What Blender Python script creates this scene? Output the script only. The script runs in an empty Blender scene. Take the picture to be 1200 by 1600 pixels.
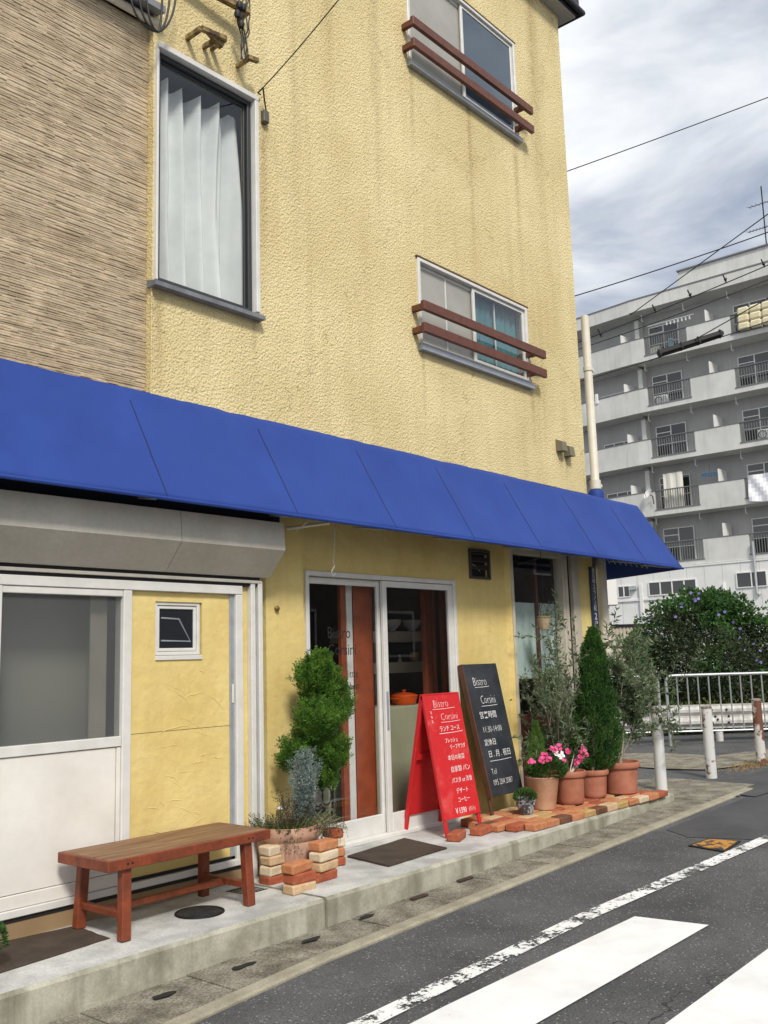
import bpy, math, random
from mathutils import Vector, Matrix, noise as mnoise
random.seed(7)
R = math.radians
S = bpy.context.scene
COL = S.collection

# ------------------------------------------------------------------ camera
RR = Vector((0.653474, -0.756392, -0.029045)); UU = Vector((-0.096244, -0.121086, 0.987965)); FF = Vector((0.750806, 0.642814, 0.151925))
CP = Vector((0, -5, 1.55)); FPX = 1500.0
cam = bpy.data.objects.new('camera', bpy.data.cameras.new('camera')); COL.objects.link(cam)
cam.matrix_world = Matrix(((RR.x, UU.x, -FF.x, CP.x), (RR.y, UU.y, -FF.y, CP.y), (RR.z, UU.z, -FF.z, CP.z), (0, 0, 0, 1)))
cam.data.sensor_fit = 'HORIZONTAL'; cam.data.sensor_width = 36; cam.data.lens = FPX / 1200 * 36
cam.data.clip_start = .05; cam.data.clip_end = 2000
S.camera = cam
# ------------------------------------------------------------------ sky, sun, exposure
SUN_EL, SUN_AZ = R(44), R(212)      # azimuth: direction the light comes from, measured from +Y towards +X
W = bpy.data.worlds.new('World'); S.world = W; W.use_nodes = True
nt = W.node_tree; nt.nodes.clear()
def wn(t, **k):
    n = nt.nodes.new(t)
    for a, b in k.items(): setattr(n, a, b)
    return n
sky = wn('ShaderNodeTexSky', sky_type='NISHITA', sun_disc=False, sun_elevation=SUN_EL, sun_rotation=SUN_AZ, air_density=1.0, dust_density=2.0)
tc = wn('ShaderNodeTexCoord'); mp = wn('ShaderNodeMapping'); mp.inputs['Scale'].default_value = (1.0, 1.0, 3.4); mp.inputs['Rotation'].default_value = (R(6), R(-9), R(20))
nz = wn('ShaderNodeTexNoise'); nz.inputs['Scale'].default_value = 2.3; nz.inputs['Detail'].default_value = 8; nz.inputs['Roughness'].default_value = .52; nz.inputs['Distortion'].default_value = .35
rp = wn('ShaderNodeValToRGB')
e = rp.color_ramp.elements
e[0].position = .36; e[0].color = (3.7, 4.3, 5.4, 1); e[1].position = .62; e[1].color = (11.5, 11.5, 11.5, 1)
m_ = e.new(.50); m_.color = (8.4, 8.7, 9.1, 1)
mx = wn('ShaderNodeMix', data_type='RGBA'); mx.inputs[0].default_value = .9
bg = wn('ShaderNodeBackground'); bg.inputs['Strength'].default_value = .078
wo = wn('ShaderNodeOutputWorld')
L = nt.links.new
L(tc.outputs['Generated'], mp.inputs[0]); L(mp.outputs[0], nz.inputs[0]); L(nz.outputs[0], rp.inputs[0])
L(sky.outputs[0], mx.inputs[6]); L(rp.outputs[0], mx.inputs[7]); L(mx.outputs[2], bg.inputs[0]); L(bg.outputs[0], wo.inputs[0])
sun = bpy.data.objects.new('sun', bpy.data.lights.new('sun', 'SUN')); COL.objects.link(sun)
sun.data.energy = 2.3; sun.data.angle = R(11); sun.data.color = (1, .95, .87)
sd = Vector((math.sin(SUN_AZ) * math.cos(SUN_EL), math.cos(SUN_AZ) * math.cos(SUN_EL), math.sin(SUN_EL)))
sun.rotation_euler = sd.to_track_quat('Z', 'Y').to_euler()
S.view_settings.view_transform = 'Standard'; S.view_settings.look = 'None'; S.view_settings.gamma = 1; S.view_settings.exposure = .48
S.render.engine = 'CYCLES'

# ------------------------------------------------------------------ helpers
def ray(px, py): return FF + RR * ((px - 600) / FPX) - UU * ((py - 800) / FPX)
def Wl(px, py, Y=0.0):
    r = ray(px, py); return CP + r * ((Y - CP.y) / r.y)
def Gz(px, py, z):
    r = ray(px, py); return CP + r * ((z - CP.z) / r.z)
GK, GC = .0185, -.058
def gz(x): return GC + GK * min(x, 18)
def Gs(px, py):
    r = ray(px, py); return CP + r * ((GC + GK * CP.x - CP.z) / (r.z - GK * r.x))
def scale_at(p): return (Vector(p) - CP).dot(FF) / FPX        # metres per pixel
def at_depth(px, py, d): return CP + ray(px, py) * d

MATS = {}
def material(name, col, rough=.8, col2=None, nscale=6, bump=0, bscale=60, metal=0, spec=None, vstreak=0, streakcol=None, fine=0, sss=0, rnd=0, detail=6, bdist=.01, nlo=.35, nhi=.65, world=True, voro=False):
    if name in MATS: return MATS[name]
    m = bpy.data.materials.new(name); m.use_nodes = True; t = m.node_tree; b = t.nodes['Principled BSDF']; k = t.links.new
    def N(ty, **kw):
        n = t.nodes.new(ty)
        for a, c in kw.items(): setattr(n, a, c)
        return n
    geo = N('ShaderNodeNewGeometry'); out = geo.outputs['Position']
    cur = None
    b.inputs['Base Color'].default_value = (*col, 1); b.inputs['Roughness'].default_value = rough; b.inputs['Metallic'].default_value = metal
    if spec is not None: b.inputs['Specular IOR Level'].default_value = spec
    def noise_(sc, det=6, vec=out, ro=.6):
        n = N('ShaderNodeTexNoise'); n.inputs['Scale'].default_value = sc; n.inputs['Detail'].default_value = det; n.inputs['Roughness'].default_value = ro
        k(vec, n.inputs['Vector']); return n.outputs['Fac']
    def ramp(fac, lo, hi):
        r_ = N('ShaderNodeMapRange'); r_.inputs[1].default_value = lo; r_.inputs[2].default_value = hi; k(fac, r_.inputs[0]); return r_.outputs[0]
    def mix(fac, a, c2, blend='MIX'):
        n = N('ShaderNodeMix', data_type='RGBA', blend_type=blend)
        if hasattr(fac, 'links'): k(fac, n.inputs[0])
        else: n.inputs[0].default_value = fac
        for i, v in ((6, a), (7, c2)):
            if hasattr(v, 'links'): k(v, n.inputs[i])
            else: n.inputs[i].default_value = (*v, 1)
        return n.outputs[2]
    cur = None
    if col2: cur = mix(ramp(noise_(nscale, detail), nlo, nhi), col, col2)
    if rnd:
        mr = N('ShaderNodeMapRange'); mr.inputs[3].default_value = 1 - rnd; mr.inputs[4].default_value = 1 + rnd
        k(geo.outputs['Random Per Island'], mr.inputs[0])
        cc = N('ShaderNodeCombineColor'); [k(mr.outputs[0], cc.inputs[i]) for i in range(3)]
        cur = mix(1.0, cur if cur else col, cc.outputs[0], 'MULTIPLY')
    if fine:
        mr = N('ShaderNodeMapRange'); mr.inputs[1].default_value = .3; mr.inputs[2].default_value = .7; mr.inputs[3].default_value = 1 - fine; mr.inputs[4].default_value = 1 + fine
        k(noise_(bscale * 1.3, 4), mr.inputs[0])
        cc = N('ShaderNodeCombineColor'); [k(mr.outputs[0], cc.inputs[i]) for i in range(3)]
        cur = mix(1.0, cur if cur else col, cc.outputs[0], 'MULTIPLY')
    if vstreak:
        mpn = N('ShaderNodeMapping'); mpn.inputs['Scale'].default_value = (3.2, 3.2, .22); k(out, mpn.inputs[0])
        s = ramp(noise_(1.6, 5, mpn.outputs[0]), .5, .78)
        mu = N('ShaderNodeMath', operation='MULTIPLY'); k(s, mu.inputs[0]); mu.inputs[1].default_value = vstreak
        cur = mix(mu.outputs[0], cur if cur else col, streakcol or (.2, .16, .1))
    if cur: k(cur, b.inputs['Base Color'])
    if bump:
        bn = N('ShaderNodeBump'); bn.inputs['Strength'].default_value = bump; bn.inputs['Distance'].default_value = bdist
        if voro:
            vo = N('ShaderNodeTexVoronoi'); vo.feature = 'SMOOTH_F1'; vo.inputs['Scale'].default_value = bscale
            k(out, vo.inputs['Vector'])
            ad = N('ShaderNodeMath', operation='ADD'); k(vo.outputs['Distance'], ad.inputs[0]); k(noise_(bscale * .6, 5), ad.inputs[1]); k(ad.outputs[0], bn.inputs['Height'])
        else: k(noise_(bscale, 6), bn.inputs['Height'])
        k(bn.outputs[0], b.inputs['Normal'])
    MATS[name] = m; return m
def glass_mat(name, tint=(1, 1, 1), rough=0.0, ior=1.5, opaque=0.0, col=(.1, .1, .1)):
    m = bpy.data.materials.new(name); m.use_nodes = True; t = m.node_tree; t.nodes.clear(); k = t.links.new
    tr = t.nodes.new('ShaderNodeBsdfTransparent'); tr.inputs[0].default_value = (*tint, 1)
    gl = t.nodes.new('ShaderNodeBsdfGlossy'); gl.inputs['Roughness'].default_value = rough; gl.inputs['Color'].default_value = (1, 1, 1, 1)
    lw = t.nodes.new('ShaderNodeLayerWeight'); lw.inputs['Blend'].default_value = .5
    pw = t.nodes.new('ShaderNodeMath'); pw.operation = 'POWER'; pw.inputs[1].default_value = 4; k(lw.outputs['Facing'], pw.inputs[0])
    fr = t.nodes.new('ShaderNodeMapRange'); fr.inputs[3].default_value = .03; fr.inputs[4].default_value = .9; k(pw.outputs[0], fr.inputs[0])
    a = tr.outputs[0]
    if opaque:
        df = t.nodes.new('ShaderNodeBsdfDiffuse'); df.inputs[0].default_value = (*col, 1); q = t.nodes.new('ShaderNodeMixShader'); q.inputs[0].default_value = opaque
        k(tr.outputs[0], q.inputs[1]); k(df.outputs[0], q.inputs[2]); a = q.outputs[0]
    mxs = t.nodes.new('ShaderNodeMixShader'); o = t.nodes.new('ShaderNodeOutputMaterial')
    k(fr.outputs[0], mxs.inputs[0]); k(a, mxs.inputs[1]); k(gl.outputs[0], mxs.inputs[2]); k(mxs.outputs[0], o.inputs[0])
    MATS[name] = m; return m

class MB:
    def __init__(s): s.v = []; s.f = []; s.mi = []; s.smooth = []
    def add(s, vs, fs, sm=False, mi=0):
        o = len(s.v); s.v += [Vector(p) for p in vs]; s.f += [tuple(o + i for i in f) for f in fs]; s.smooth += [sm] * len(fs); s.mi += [mi] * len(fs); return s
    def box(s, a, b, bev=0.0, M=None, mi=0):
        x0, x1 = sorted((a[0], b[0])); y0, y1 = sorted((a[1], b[1])); z0, z1 = sorted((a[2], b[2]))
        if bev > 0:
            q = min(bev, (x1 - x0) * .45, (y1 - y0) * .45, (z1 - z0) * .45)
            vs = []; idx = {}
            for ix in (0, 1):
                for iy in (0, 1):
                    for iz in (0, 1):
                        c = ((x0, x1)[ix], (y0, y1)[iy], (z0, z1)[iz]); d = ((q, -q)[ix], (q, -q)[iy], (q, -q)[iz])
                        for ax in range(3):
                            p = [c[i] + (0 if i == ax else d[i]) for i in range(3)]; idx[(ix, iy, iz, ax)] = len(vs); vs.append(Vector(p))
            fs = []
            for ax in range(3):
                o1, o2 = [i for i in range(3) if i != ax]
                for sd_ in (0, 1):
                    cyc = []
                    for (u, w) in ((0, 0), (1, 0), (1, 1), (0, 1)):
                        k = [0, 0, 0]; k[ax] = sd_; k[o1] = u; k[o2] = w; cyc.append(idx[(*k, ax)])
                    flip = (sd_ == 0) ^ (ax == 1)
                    fs.append(tuple(reversed(cyc)) if flip else tuple(cyc))
            for ax in range(3):      # edges along ax
                o1, o2 = [i for i in range(3) if i != ax]
                for u in (0, 1):
                    for w in (0, 1):
                        k0 = [0, 0, 0]; k1 = [0, 0, 0]; k0[o1] = k1[o1] = u; k0[o2] = k1[o2] = w; k1[ax] = 1
                        fs.append((idx[(*k0, o1)], idx[(*k1, o1)], idx[(*k1, o2)], idx[(*k0, o2)]))
            for ix in (0, 1):
                for iy in (0, 1):
                    for iz in (0, 1): fs.append((idx[(ix, iy, iz, 0)], idx[(ix, iy, iz, 1)], idx[(ix, iy, iz, 2)]))
        else:
            vs = [Vector(p) for p in ((x0, y0, z0), (x1, y0, z0), (x1, y1, z0), (x0, y1, z0), (x0, y0, z1), (x1, y0, z1), (x1, y1, z1), (x0, y1, z1))]
            fs = [(0, 3, 2, 1), (4, 5, 6, 7), (0, 1, 5, 4), (1, 2, 6, 5), (2, 3, 7, 6), (3, 0, 4, 7)]
        if M is not None: vs = [M @ p for p in vs]
        return s.add(vs, fs, mi=mi)
    def beam(s, a, b, w, h, up=(0, 0, 1), bev=0):      # rectangular bar from a to b
        a, b = Vector(a), Vector(b); d = (b - a); l = d.length; d.normalize(); up = Vector(up)
        x = d.cross(up).normalized(); z = x.cross(d)
        M = Matrix(((x.x, d.x, z.x, a.x), (x.y, d.y, z.y, a.y), (x.z, d.z, z.z, a.z), (0, 0, 0, 1)))
        return s.box((-w / 2, 0, -h / 2), (w / 2, l, h / 2), bev, M)
    def tube(s, pts, r, n=8, cap=True, sx=1.0):
        pts = [Vector(p) for p in pts]; rs = r if isinstance(r, (list, tuple)) else [r] * len(pts); vs = []; fs = []; prev = None
        for i, p in enumerate(pts):
            d = (pts[min(i + 1, len(pts) - 1)] - pts[max(i - 1, 0)]).normalized()
            if prev is None: ref = Vector((0, 0, 1)) if abs(d.z) < .9 else Vector((1, 0, 0)); x = d.cross(ref).normalized()
            else: x = (prev - d * prev.dot(d)).normalized()
            prev = x; y = d.cross(x)
            for j in range(n):
                a = 2 * math.pi * j / n; vs.append(p + x * math.cos(a) * rs[i] + y * math.sin(a) * rs[i])
        for i in range(len(pts) - 1):
            for j in range(n): fs.append((i * n + j, i * n + (j + 1) % n, (i + 1) * n + (j + 1) % n, (i + 1) * n + j))
        if cap: fs += [tuple(reversed(range(n))), tuple((len(pts) - 1) * n + j for j in range(n))]
        return s.add(vs, fs, True)
    def lathe(s, c, prof, n=32, sy=1.0):       # prof: [(r,z)...]
        c = Vector(c); vs = []; fs = []
        for r_, z in prof:
            for j in range(n): a = 2 * math.pi * j / n; vs.append(c + Vector((r_ * math.cos(a), r_ * math.sin(a) * sy, z)))
        for i in range(len(prof) - 1):
            for j in range(n): fs.append((i * n + j, i * n + (j + 1) % n, (i + 1) * n + (j + 1) % n, (i + 1) * n + j))
        return s.add(vs, fs, True)
    def prism(s, poly, ex):                     # poly: list of 3D points, ex: extrusion vector
        poly = [Vector(p) for p in poly]; ex = Vector(ex); n = len(poly)
        return s.add(poly + [p + ex for p in poly], [tuple(range(n)), tuple(reversed(range(n, 2 * n)))] + [(i, n + i, n + (i + 1) % n, (i + 1) % n) for i in range(n)])
    def build(s, name, mat, parent=None, recalc=True):
        me = bpy.data.meshes.new(name); o0 = parent_loc(parent)
        me.from_pydata([p - o0 for p in s.v], [], s.f)
        for m in (mat if isinstance(mat, (list, tuple)) else [mat]): me.materials.append(m)
        me.polygons.foreach_set('use_smooth', s.smooth); me.polygons.foreach_set('material_index', s.mi)
        if recalc:
            import bmesh
            bm = bmesh.new(); bm.from_mesh(me); bmesh.ops.recalc_face_normals(bm, faces=bm.faces); bm.to_mesh(me); bm.free()
        me.update()
        if any(s.smooth): me.set_sharp_from_angle(angle=R(40))
        o = bpy.data.objects.new(name, me); COL.objects.link(o)
        if parent: o.parent = parent
        return o
def parent_loc(p):
    o = Vector((0, 0, 0))
    while p: o = o + p.location; p = p.parent
    return o
def thing(name, label, cat, loc, group=None):
    o = bpy.data.objects.new(name, None); o.location = loc; o.empty_display_size = .1; COL.objects.link(o)
    return tag(o, label, cat, group)
def tag(o, label, cat, group=None, kind=None):
    o['label'] = label; o['category'] = cat
    if group: o['group'] = group
    if kind: o['kind'] = kind
    return o
def struct(o): o['kind'] = 'structure'; return o
def single(mb, name, mat, label, cat, group=None):      # a thing that is one mesh, origin at its base
    c = Vector((sum(p.x for p in mb.v) / len(mb.v), sum(p.y for p in mb.v) / len(mb.v), min(p.z for p in mb.v)))
    mb.v = [p - c for p in mb.v]; o = mb.build(name, mat); o.location = c; return tag(o, label, cat, group)
def text(body, size, origin, ux, uz, mat, parent, name='lettering', align='LEFT', ext=.0006, shear=0, wx=1.0, thick=0, jit=0):
    c = bpy.data.curves.new(name, 'FONT'); c.body = body; c.size = size; c.align_x = align; c.extrude = ext; c.shear = shear; c.offset = thick; c.resolution_u = 2
    o = bpy.data.objects.new(name, c); COL.objects.link(o)
    bpy.context.view_layer.update(); dg = bpy.context.evaluated_depsgraph_get()
    me = bpy.data.meshes.new_from_object(o.evaluated_get(dg)); bpy.data.objects.remove(o)
    ux = Vector(ux).normalized(); uz = Vector(uz).normalized(); n = ux.cross(uz); og = Vector(origin) - parent_loc(parent)
    rr = random.Random(len(body) * 7 + int(size * 1000))
    for v in me.vertices:
        p = v.co; j = Vector((mnoise.noise(Vector((p.x / size * 1.7, p.y / size * 1.7, 3))), mnoise.noise(Vector((p.x / size * 1.7, p.y / size * 1.7, 9))), 0)) * jit * size
        v.co = og + ux * (p.x * wx + j.x) + uz * (p.y + j.y) + n * (p.z + ext + .0004)
    me.materials.clear(); me.materials.append(mat)
    o = bpy.data.objects.new(name, me); COL.objects.link(o); o.parent = parent; return o

# ------------------------------------------------------------------ materials
STUCCO = material('upper_stucco', (.62, .505, .25), .92, (.75, .63, .345), .9, bump=.85, bscale=74, bdist=.010, vstreak=.34, streakcol=(.36, .25, .09), fine=.20, voro=True)
def wall_stains(m, spots):       # rust and dirt runs below sills and fixings, and hairline cracks
    t = m.node_tree; k = t.links.new; b = t.nodes['Principled BSDF']; geo = [n for n in t.nodes if n.type == 'NEW_GEOMETRY'][0].outputs['Position']
    def M(op, a, c=None, d=None, clamp=False):
        n = t.nodes.new('ShaderNodeMath'); n.operation = op; n.use_clamp = clamp
        for i, v in enumerate((a, c, d)):
            if v is None: continue
            if hasattr(v, 'links'): k(v, n.inputs[i])
            else: n.inputs[i].default_value = v
        return n.outputs[0]
    sp = t.nodes.new('ShaderNodeSeparateXYZ'); k(geo, sp.inputs[0]); X, Z = sp.outputs[0], sp.outputs[2]
    nz = t.nodes.new('ShaderNodeTexNoise'); nz.inputs['Scale'].default_value = 9; nz.inputs['Detail'].default_value = 6; k(geo, nz.inputs['Vector']); N_ = nz.outputs['Fac']
    tot = None
    for (x, z, ln, hw) in spots:
        dx = M('ABSOLUTE', M('SUBTRACT', M('MULTIPLY_ADD', N_, .05, X), x + .025)); a = M('SUBTRACT', 1.0, M('DIVIDE', dx, hw), clamp=True)
        dz = M('SUBTRACT', z, Z); f1 = M('SUBTRACT', 1.0, M('DIVIDE', dz, ln), clamp=True); f2 = M('MULTIPLY', M('GREATER_THAN', dz, 0.0), f1); v = M('MULTIPLY', a, f2); tot = v if tot is None else M('ADD', tot, v)
    tot = M('MULTIPLY', M('MULTIPLY', tot, M('MULTIPLY_ADD', N_, 1.8, -.25, clamp=True)), .58, clamp=True)
    mx_ = t.nodes.new('ShaderNodeMix'); mx_.data_type = 'RGBA'; src = b.inputs['Base Color'].links[0].from_socket; k(tot, mx_.inputs[0]); k(src, mx_.inputs[6]); mx_.inputs[7].default_value = (.22, .13, .045, 1)
    v2 = t.nodes.new('ShaderNodeTexVoronoi'); v2.feature = 'DISTANCE_TO_EDGE'; v2.inputs['Scale'].default_value = .33
    ad = t.nodes.new('ShaderNodeVectorMath'); ad.operation = 'MULTIPLY_ADD'; ad.inputs[1].default_value = (.35, .35, .35); k(nz.outputs['Color'], ad.inputs[0]); k(geo, ad.inputs[2]); k(ad.outputs[0], v2.inputs['Vector'])
    l2 = M('MULTIPLY', M('LESS_THAN', v2.outputs['Distance'], .0011), .55)
    m2_ = t.nodes.new('ShaderNodeMix'); m2_.data_type = 'RGBA'; k(l2, m2_.inputs[0]); k(mx_.outputs[2], m2_.inputs[6]); m2_.inputs[7].default_value = (.25, .18, .08, 1); k(m2_.outputs[2], b.inputs['Base Color'])
wall_stains(STUCCO, [(6.40, 6.92, 1.1, .05), (8.14, 6.92, 1.9, .07), (8.22, 4.24, .8, .06), (6.43, 4.22, .9, .04), (4.57, 5.58, 1.3, .05), (7.3, 6.92, 1.6, .05), (4.46, 4.0, .5, .05), (8.33, 7.05, .45, .05), (3.63, 3.99, .7, .06), (8.72, 3.66, .40, .05), (8.83, 3.66, .36, .05), (3.86, 5.93, .28, .04), (4.1, 5.95, .3, .04), (4.31, 5.9, .3, .03), (5.3, 8.9, 2.6, .12), (5.9, 8.9, 4.2, .09), (8.6, 8.9, 3.4, .14), (4.9, 8.9, 5.0, .07)])
PLASTER = material('trowelled_plaster', (.65, .49, .175), .85, (.74, .59, .24), 1.7, bump=.5, bscale=14, bdist=.016, vstreak=.22, streakcol=(.42, .27, .07), fine=.04)
SIDING = material('tan_siding', (.49, .40, .275), .9, (.66, .55, .40), 9, bump=.35, bscale=70, bdist=.004, rnd=.10, fine=.1)
AWN = material('blue_awning_canvas', (.015, .045, .235), .66, (.019, .055, .265), 2.2, bump=.08, bscale=400, bdist=.002, fine=.06, spec=.3)
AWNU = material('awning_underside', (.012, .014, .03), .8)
WHITE = material('white_aluminium', (.70, .69, .66), .38, (.62, .61, .57), 8, bump=.03, bscale=20)
ALU = material('grey_aluminium', (.38, .41, .46), .35, (.30, .33, .37), 10, metal=.3)
DARKGAP = material('dark_gap_fill', (.012, .012, .012), .7)  # near-black fill painted where gaps, slots and holes lie in shade
BOXM = material('beige_shutter_box', (.52, .49, .43), .5, (.44, .41, .35), 3, vstreak=.15, streakcol=(.3, .27, .22), fine=.06, bscale=30)
PANELW = material('off_white_panel', (.78, .75, .69), .55, (.68, .65, .59), 2.4, fine=.02, bscale=20)
BROWN = material('brown_painted_bar', (.10, .030, .016), .5, (.14, .045, .025), 14, fine=.12, bscale=40)
CONC = material('pale_concrete', (.36, .36, .34), .9, (.56, .56, .53), 3.2, bump=.3, bscale=60, bdist=.004, fine=.16, nlo=.38, nhi=.6)
CONCW = material('stained_concrete', (.25, .24, .18), .9, (.44, .43, .35), 5, bump=.35, bscale=60, bdist=.005, vstreak=.95, streakcol=(.13, .12, .075), fine=.12)
GUT = material('gutter_concrete', (.13, .115, .085), .95, (.30, .275, .215), 5.5, bump=1.0, bscale=62, bdist=.012, fine=.6)
KERB = material('mossy_kerb', (.25, .23, .165), .95, (.36, .33, .25), 6, bump=.6, bscale=90, bdist=.006, fine=.2)
def asphalt_material():
    m = material('asphalt', (.060, .061, .064), .93, (.115, .116, .118), 1.1, bump=1.0, bscale=75, bdist=.012, fine=.55)
    t = m.node_tree; k = t.links.new; b = t.nodes['Principled BSDF']
    src = b.inputs['Base Color'].links[0].from_socket; geo = [n for n in t.nodes if n.type == 'NEW_GEOMETRY'][0].outputs['Position']
    vo = t.nodes.new('ShaderNodeTexVoronoi'); vo.inputs['Scale'].default_value = 62; k(geo, vo.inputs['Vector'])
    sp = t.nodes.new('ShaderNodeSeparateColor'); k(vo.outputs['Color'], sp.inputs[0])
    g1 = t.nodes.new('ShaderNodeMath'); g1.operation = 'GREATER_THAN'; g1.inputs[1].default_value = .84; k(sp.outputs[0], g1.inputs[0])
    l1 = t.nodes.new('ShaderNodeMath'); l1.operation = 'LESS_THAN'; l1.inputs[1].default_value = .28; k(vo.outputs['Distance'], l1.inputs[0])
    mu = t.nodes.new('ShaderNodeMath'); mu.operation = 'MULTIPLY'; k(g1.outputs[0], mu.inputs[0]); k(l1.outputs[0], mu.inputs[1])
    # old cracks and seams
    v2 = t.nodes.new('ShaderNodeTexVoronoi'); v2.feature = 'DISTANCE_TO_EDGE'; v2.inputs['Scale'].default_value = .21
    nz2 = t.nodes.new('ShaderNodeTexNoise'); nz2.inputs['Scale'].default_value = 3.5; nz2.inputs['Detail'].default_value = 6; k(geo, nz2.inputs['Vector'])
    ad = t.nodes.new('ShaderNodeVectorMath'); ad.operation = 'MULTIPLY_ADD'; ad.inputs[1].default_value = (.45, .45, .45); k(nz2.outputs['Color'], ad.inputs[0]); k(geo, ad.inputs[2]); k(ad.outputs[0], v2.inputs['Vector'])
    l2 = t.nodes.new('ShaderNodeMath'); l2.operation = 'LESS_THAN'; l2.inputs[1].default_value = .0012; k(v2.outputs['Distance'], l2.inputs[0])
    m1 = t.nodes.new('ShaderNodeMix'); m1.data_type = 'RGBA'; k(mu.outputs[0], m1.inputs[0]); k(src, m1.inputs[6]); m1.inputs[7].default_value = (.34, .33, .31, 1)
    m2 = t.nodes.new('ShaderNodeMix'); m2.data_type = 'RGBA'; k(l2.outputs[0], m2.inputs[0]); k(m1.outputs[2], m2.inputs[6]); m2.inputs[7].default_value = (.03, .03, .03, 1)
    k(m2.outputs[2], b.inputs['Base Color']); return m
ASPH = asphalt_material()
ASPD = material('fresh_asphalt_patch', (.050, .051, .054), .93, (.078, .078, .081), 2, bump=.7, bscale=190, bdist=.005, fine=.3)
def paint_material(name, wear, col=(.83, .83, .82)):
    m = bpy.data.materials.new(name); m.use_nodes = True; t = m.node_tree; k = t.links.new; b = t.nodes['Principled BSDF']; b.inputs['Roughness'].default_value = .75
    geo = t.nodes.new('ShaderNodeNewGeometry').outputs['Position']
    def nz(sc, d=8, ro=.65):
        n = t.nodes.new('ShaderNodeTexNoise'); n.inputs['Scale'].default_value = sc; n.inputs['Detail'].default_value = d; n.inputs['Roughness'].default_value = ro; k(geo, n.inputs['Vector']); return n.outputs['Fac']
    cr = t.nodes.new('ShaderNodeMapRange'); cr.inputs[1].default_value = .3; cr.inputs[2].default_value = .7; k(nz(3), cr.inputs[0])
    mc = t.nodes.new('ShaderNodeMix'); mc.data_type = 'RGBA'; k(cr.outputs[0], mc.inputs[0]); mc.inputs[6].default_value = (*[c * .80 for c in col], 1); mc.inputs[7].default_value = (*col, 1); k(mc.outputs[2], b.inputs['Base Color'])
    bn = t.nodes.new('ShaderNodeBump'); bn.inputs['Strength'].default_value = .5; bn.inputs['Distance'].default_value = .004; k(nz(150), bn.inputs['Height']); k(bn.outputs[0], b.inputs['Normal'])
    ad = t.nodes.new('ShaderNodeMath'); ad.operation = 'ADD'; k(nz(42, 9, .75), ad.inputs[0]); k(nz(6), ad.inputs[1])
    gt = t.nodes.new('ShaderNodeMapRange'); gt.inputs[1].default_value = wear; gt.inputs[2].default_value = wear + .02; k(ad.outputs[0], gt.inputs[0])
    tr = t.nodes.new('ShaderNodeBsdfTransparent'); ms = t.nodes.new('ShaderNodeMixShader'); k(gt.outputs[0], ms.inputs[0]); k(tr.outputs[0], ms.inputs[1]); k(b.outputs[0], ms.inputs[2])
    k(ms.outputs[0], t.nodes['Material Output'].inputs[0]); return m
PAINT = paint_material('crossing_paint', .69, (.86, .86, .85)); WORN = paint_material('worn_line_paint', .965)
TERRA = material('terracotta', (.34, .115, .065), .8, (.42, .17, .105), 9, bump=.2, bscale=60, bdist=.003, fine=.07)
TERRAP = material('pale_terracotta', (.50, .25, .14), .8, (.62, .38, .25), 5, bump=.2, bscale=50, bdist=.003, fine=.08)
SOIL = material('potting_soil', (.035, .024, .016), 1, (.07, .05, .03), 30, bump=.8, bscale=80)
WOOD = material('orange_stained_wood', (.25, .052, .017), .55, (.13, .030, .012), 9, bump=.15, bscale=30, bdist=.002, fine=.18)
METD = material('dark_iron', (.02, .02, .022), .5, metal=.6)
GALV = material('galvanised_pipe', (.50, .52, .53), .42, (.40, .42, .43), 12, metal=.45)
CREAM = material('cream_painted_steel', (.70, .66, .56), .5, (.62, .57, .46), 5, vstreak=.3, streakcol=(.35, .25, .13), fine=.03)
APW = material('apartment_render', (.40, .40, .385), .9, (.50, .50, .48), .35, vstreak=.45, streakcol=(.25, .25, .235), fine=.03, bscale=6)
APD = material('apartment_back_wall', (.36, .36, .35), .9, (.44, .44, .43), .5, vstreak=.3, streakcol=(.2, .2, .2))
GLASS = glass_mat('window_glass', (.97, .98, .98))
DARKG = material('dark_window_glass', (.018, .02, .024), .06, spec=.8)
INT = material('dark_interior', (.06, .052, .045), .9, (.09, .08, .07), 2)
CABLE = material('black_cable', (.008, .008, .008), .6)

# ------------------------------------------------------------------ ground, road, kerb, markings
m = MB(); xs = [-60, -10, 0, 4, 8, 12, 16, 18, 40, 120, 400]; ys = [-200, -60, -20, -8, -4, -1.6, 0, 4, 10, 40, 120, 400]
vs = [(x, y, gz(x) - .004) for x in xs for y in ys]; ny = len(ys)
m.add(vs, [(i * ny + j, (i + 1) * ny + j, (i + 1) * ny + j + 1, i * ny + j + 1) for i in range(len(xs) - 1) for j in range(ny - 1)])
struct(m.build('road', ASPH))
def gpoly(name, pts, mat, lift=.004, sub=None):      # flat sheet lying on the sloping ground
    m = MB(); m.add([(p[0], p[1], gz(p[0]) + lift) for p in pts], [tuple(range(len(pts)))]); o = m.build(name, mat); struct(o)
    if o.data.polygons[0].normal.z < 0: o.data.flip_normals()
    return o
gpoly('crosswalk_stripe', [(-2, -2.18), (3.63, -2.18), (5.33, -2.25), (5.39, -2.665), (3.68, -2.62), (-2, -2.62)], PAINT)
gpoly('crosswalk_stripe', [(-2, -3.06), (3.98, -3.06), (5.16, -3.07), (5.30, -3.1), (5.36, -3.54), (-2, -3.54)], PAINT)
gpoly('road_line', [(-2, -1.955), (5.2, -1.955), (7.8, -2.085), (14, -2.45), (14, -2.56), (7.8, -2.20), (5.2, -2.07), (-2, -2.07)], WORN)
gpoly('asphalt_patch', [Gs(1040, 1296).xy, Gs(1200, 1232).xy, Gs(1290, 1225).xy, Gs(1290, 1265).xy, Gs(1200, 1312).xy, Gs(1075, 1308).xy], ASPD, .0)
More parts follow.
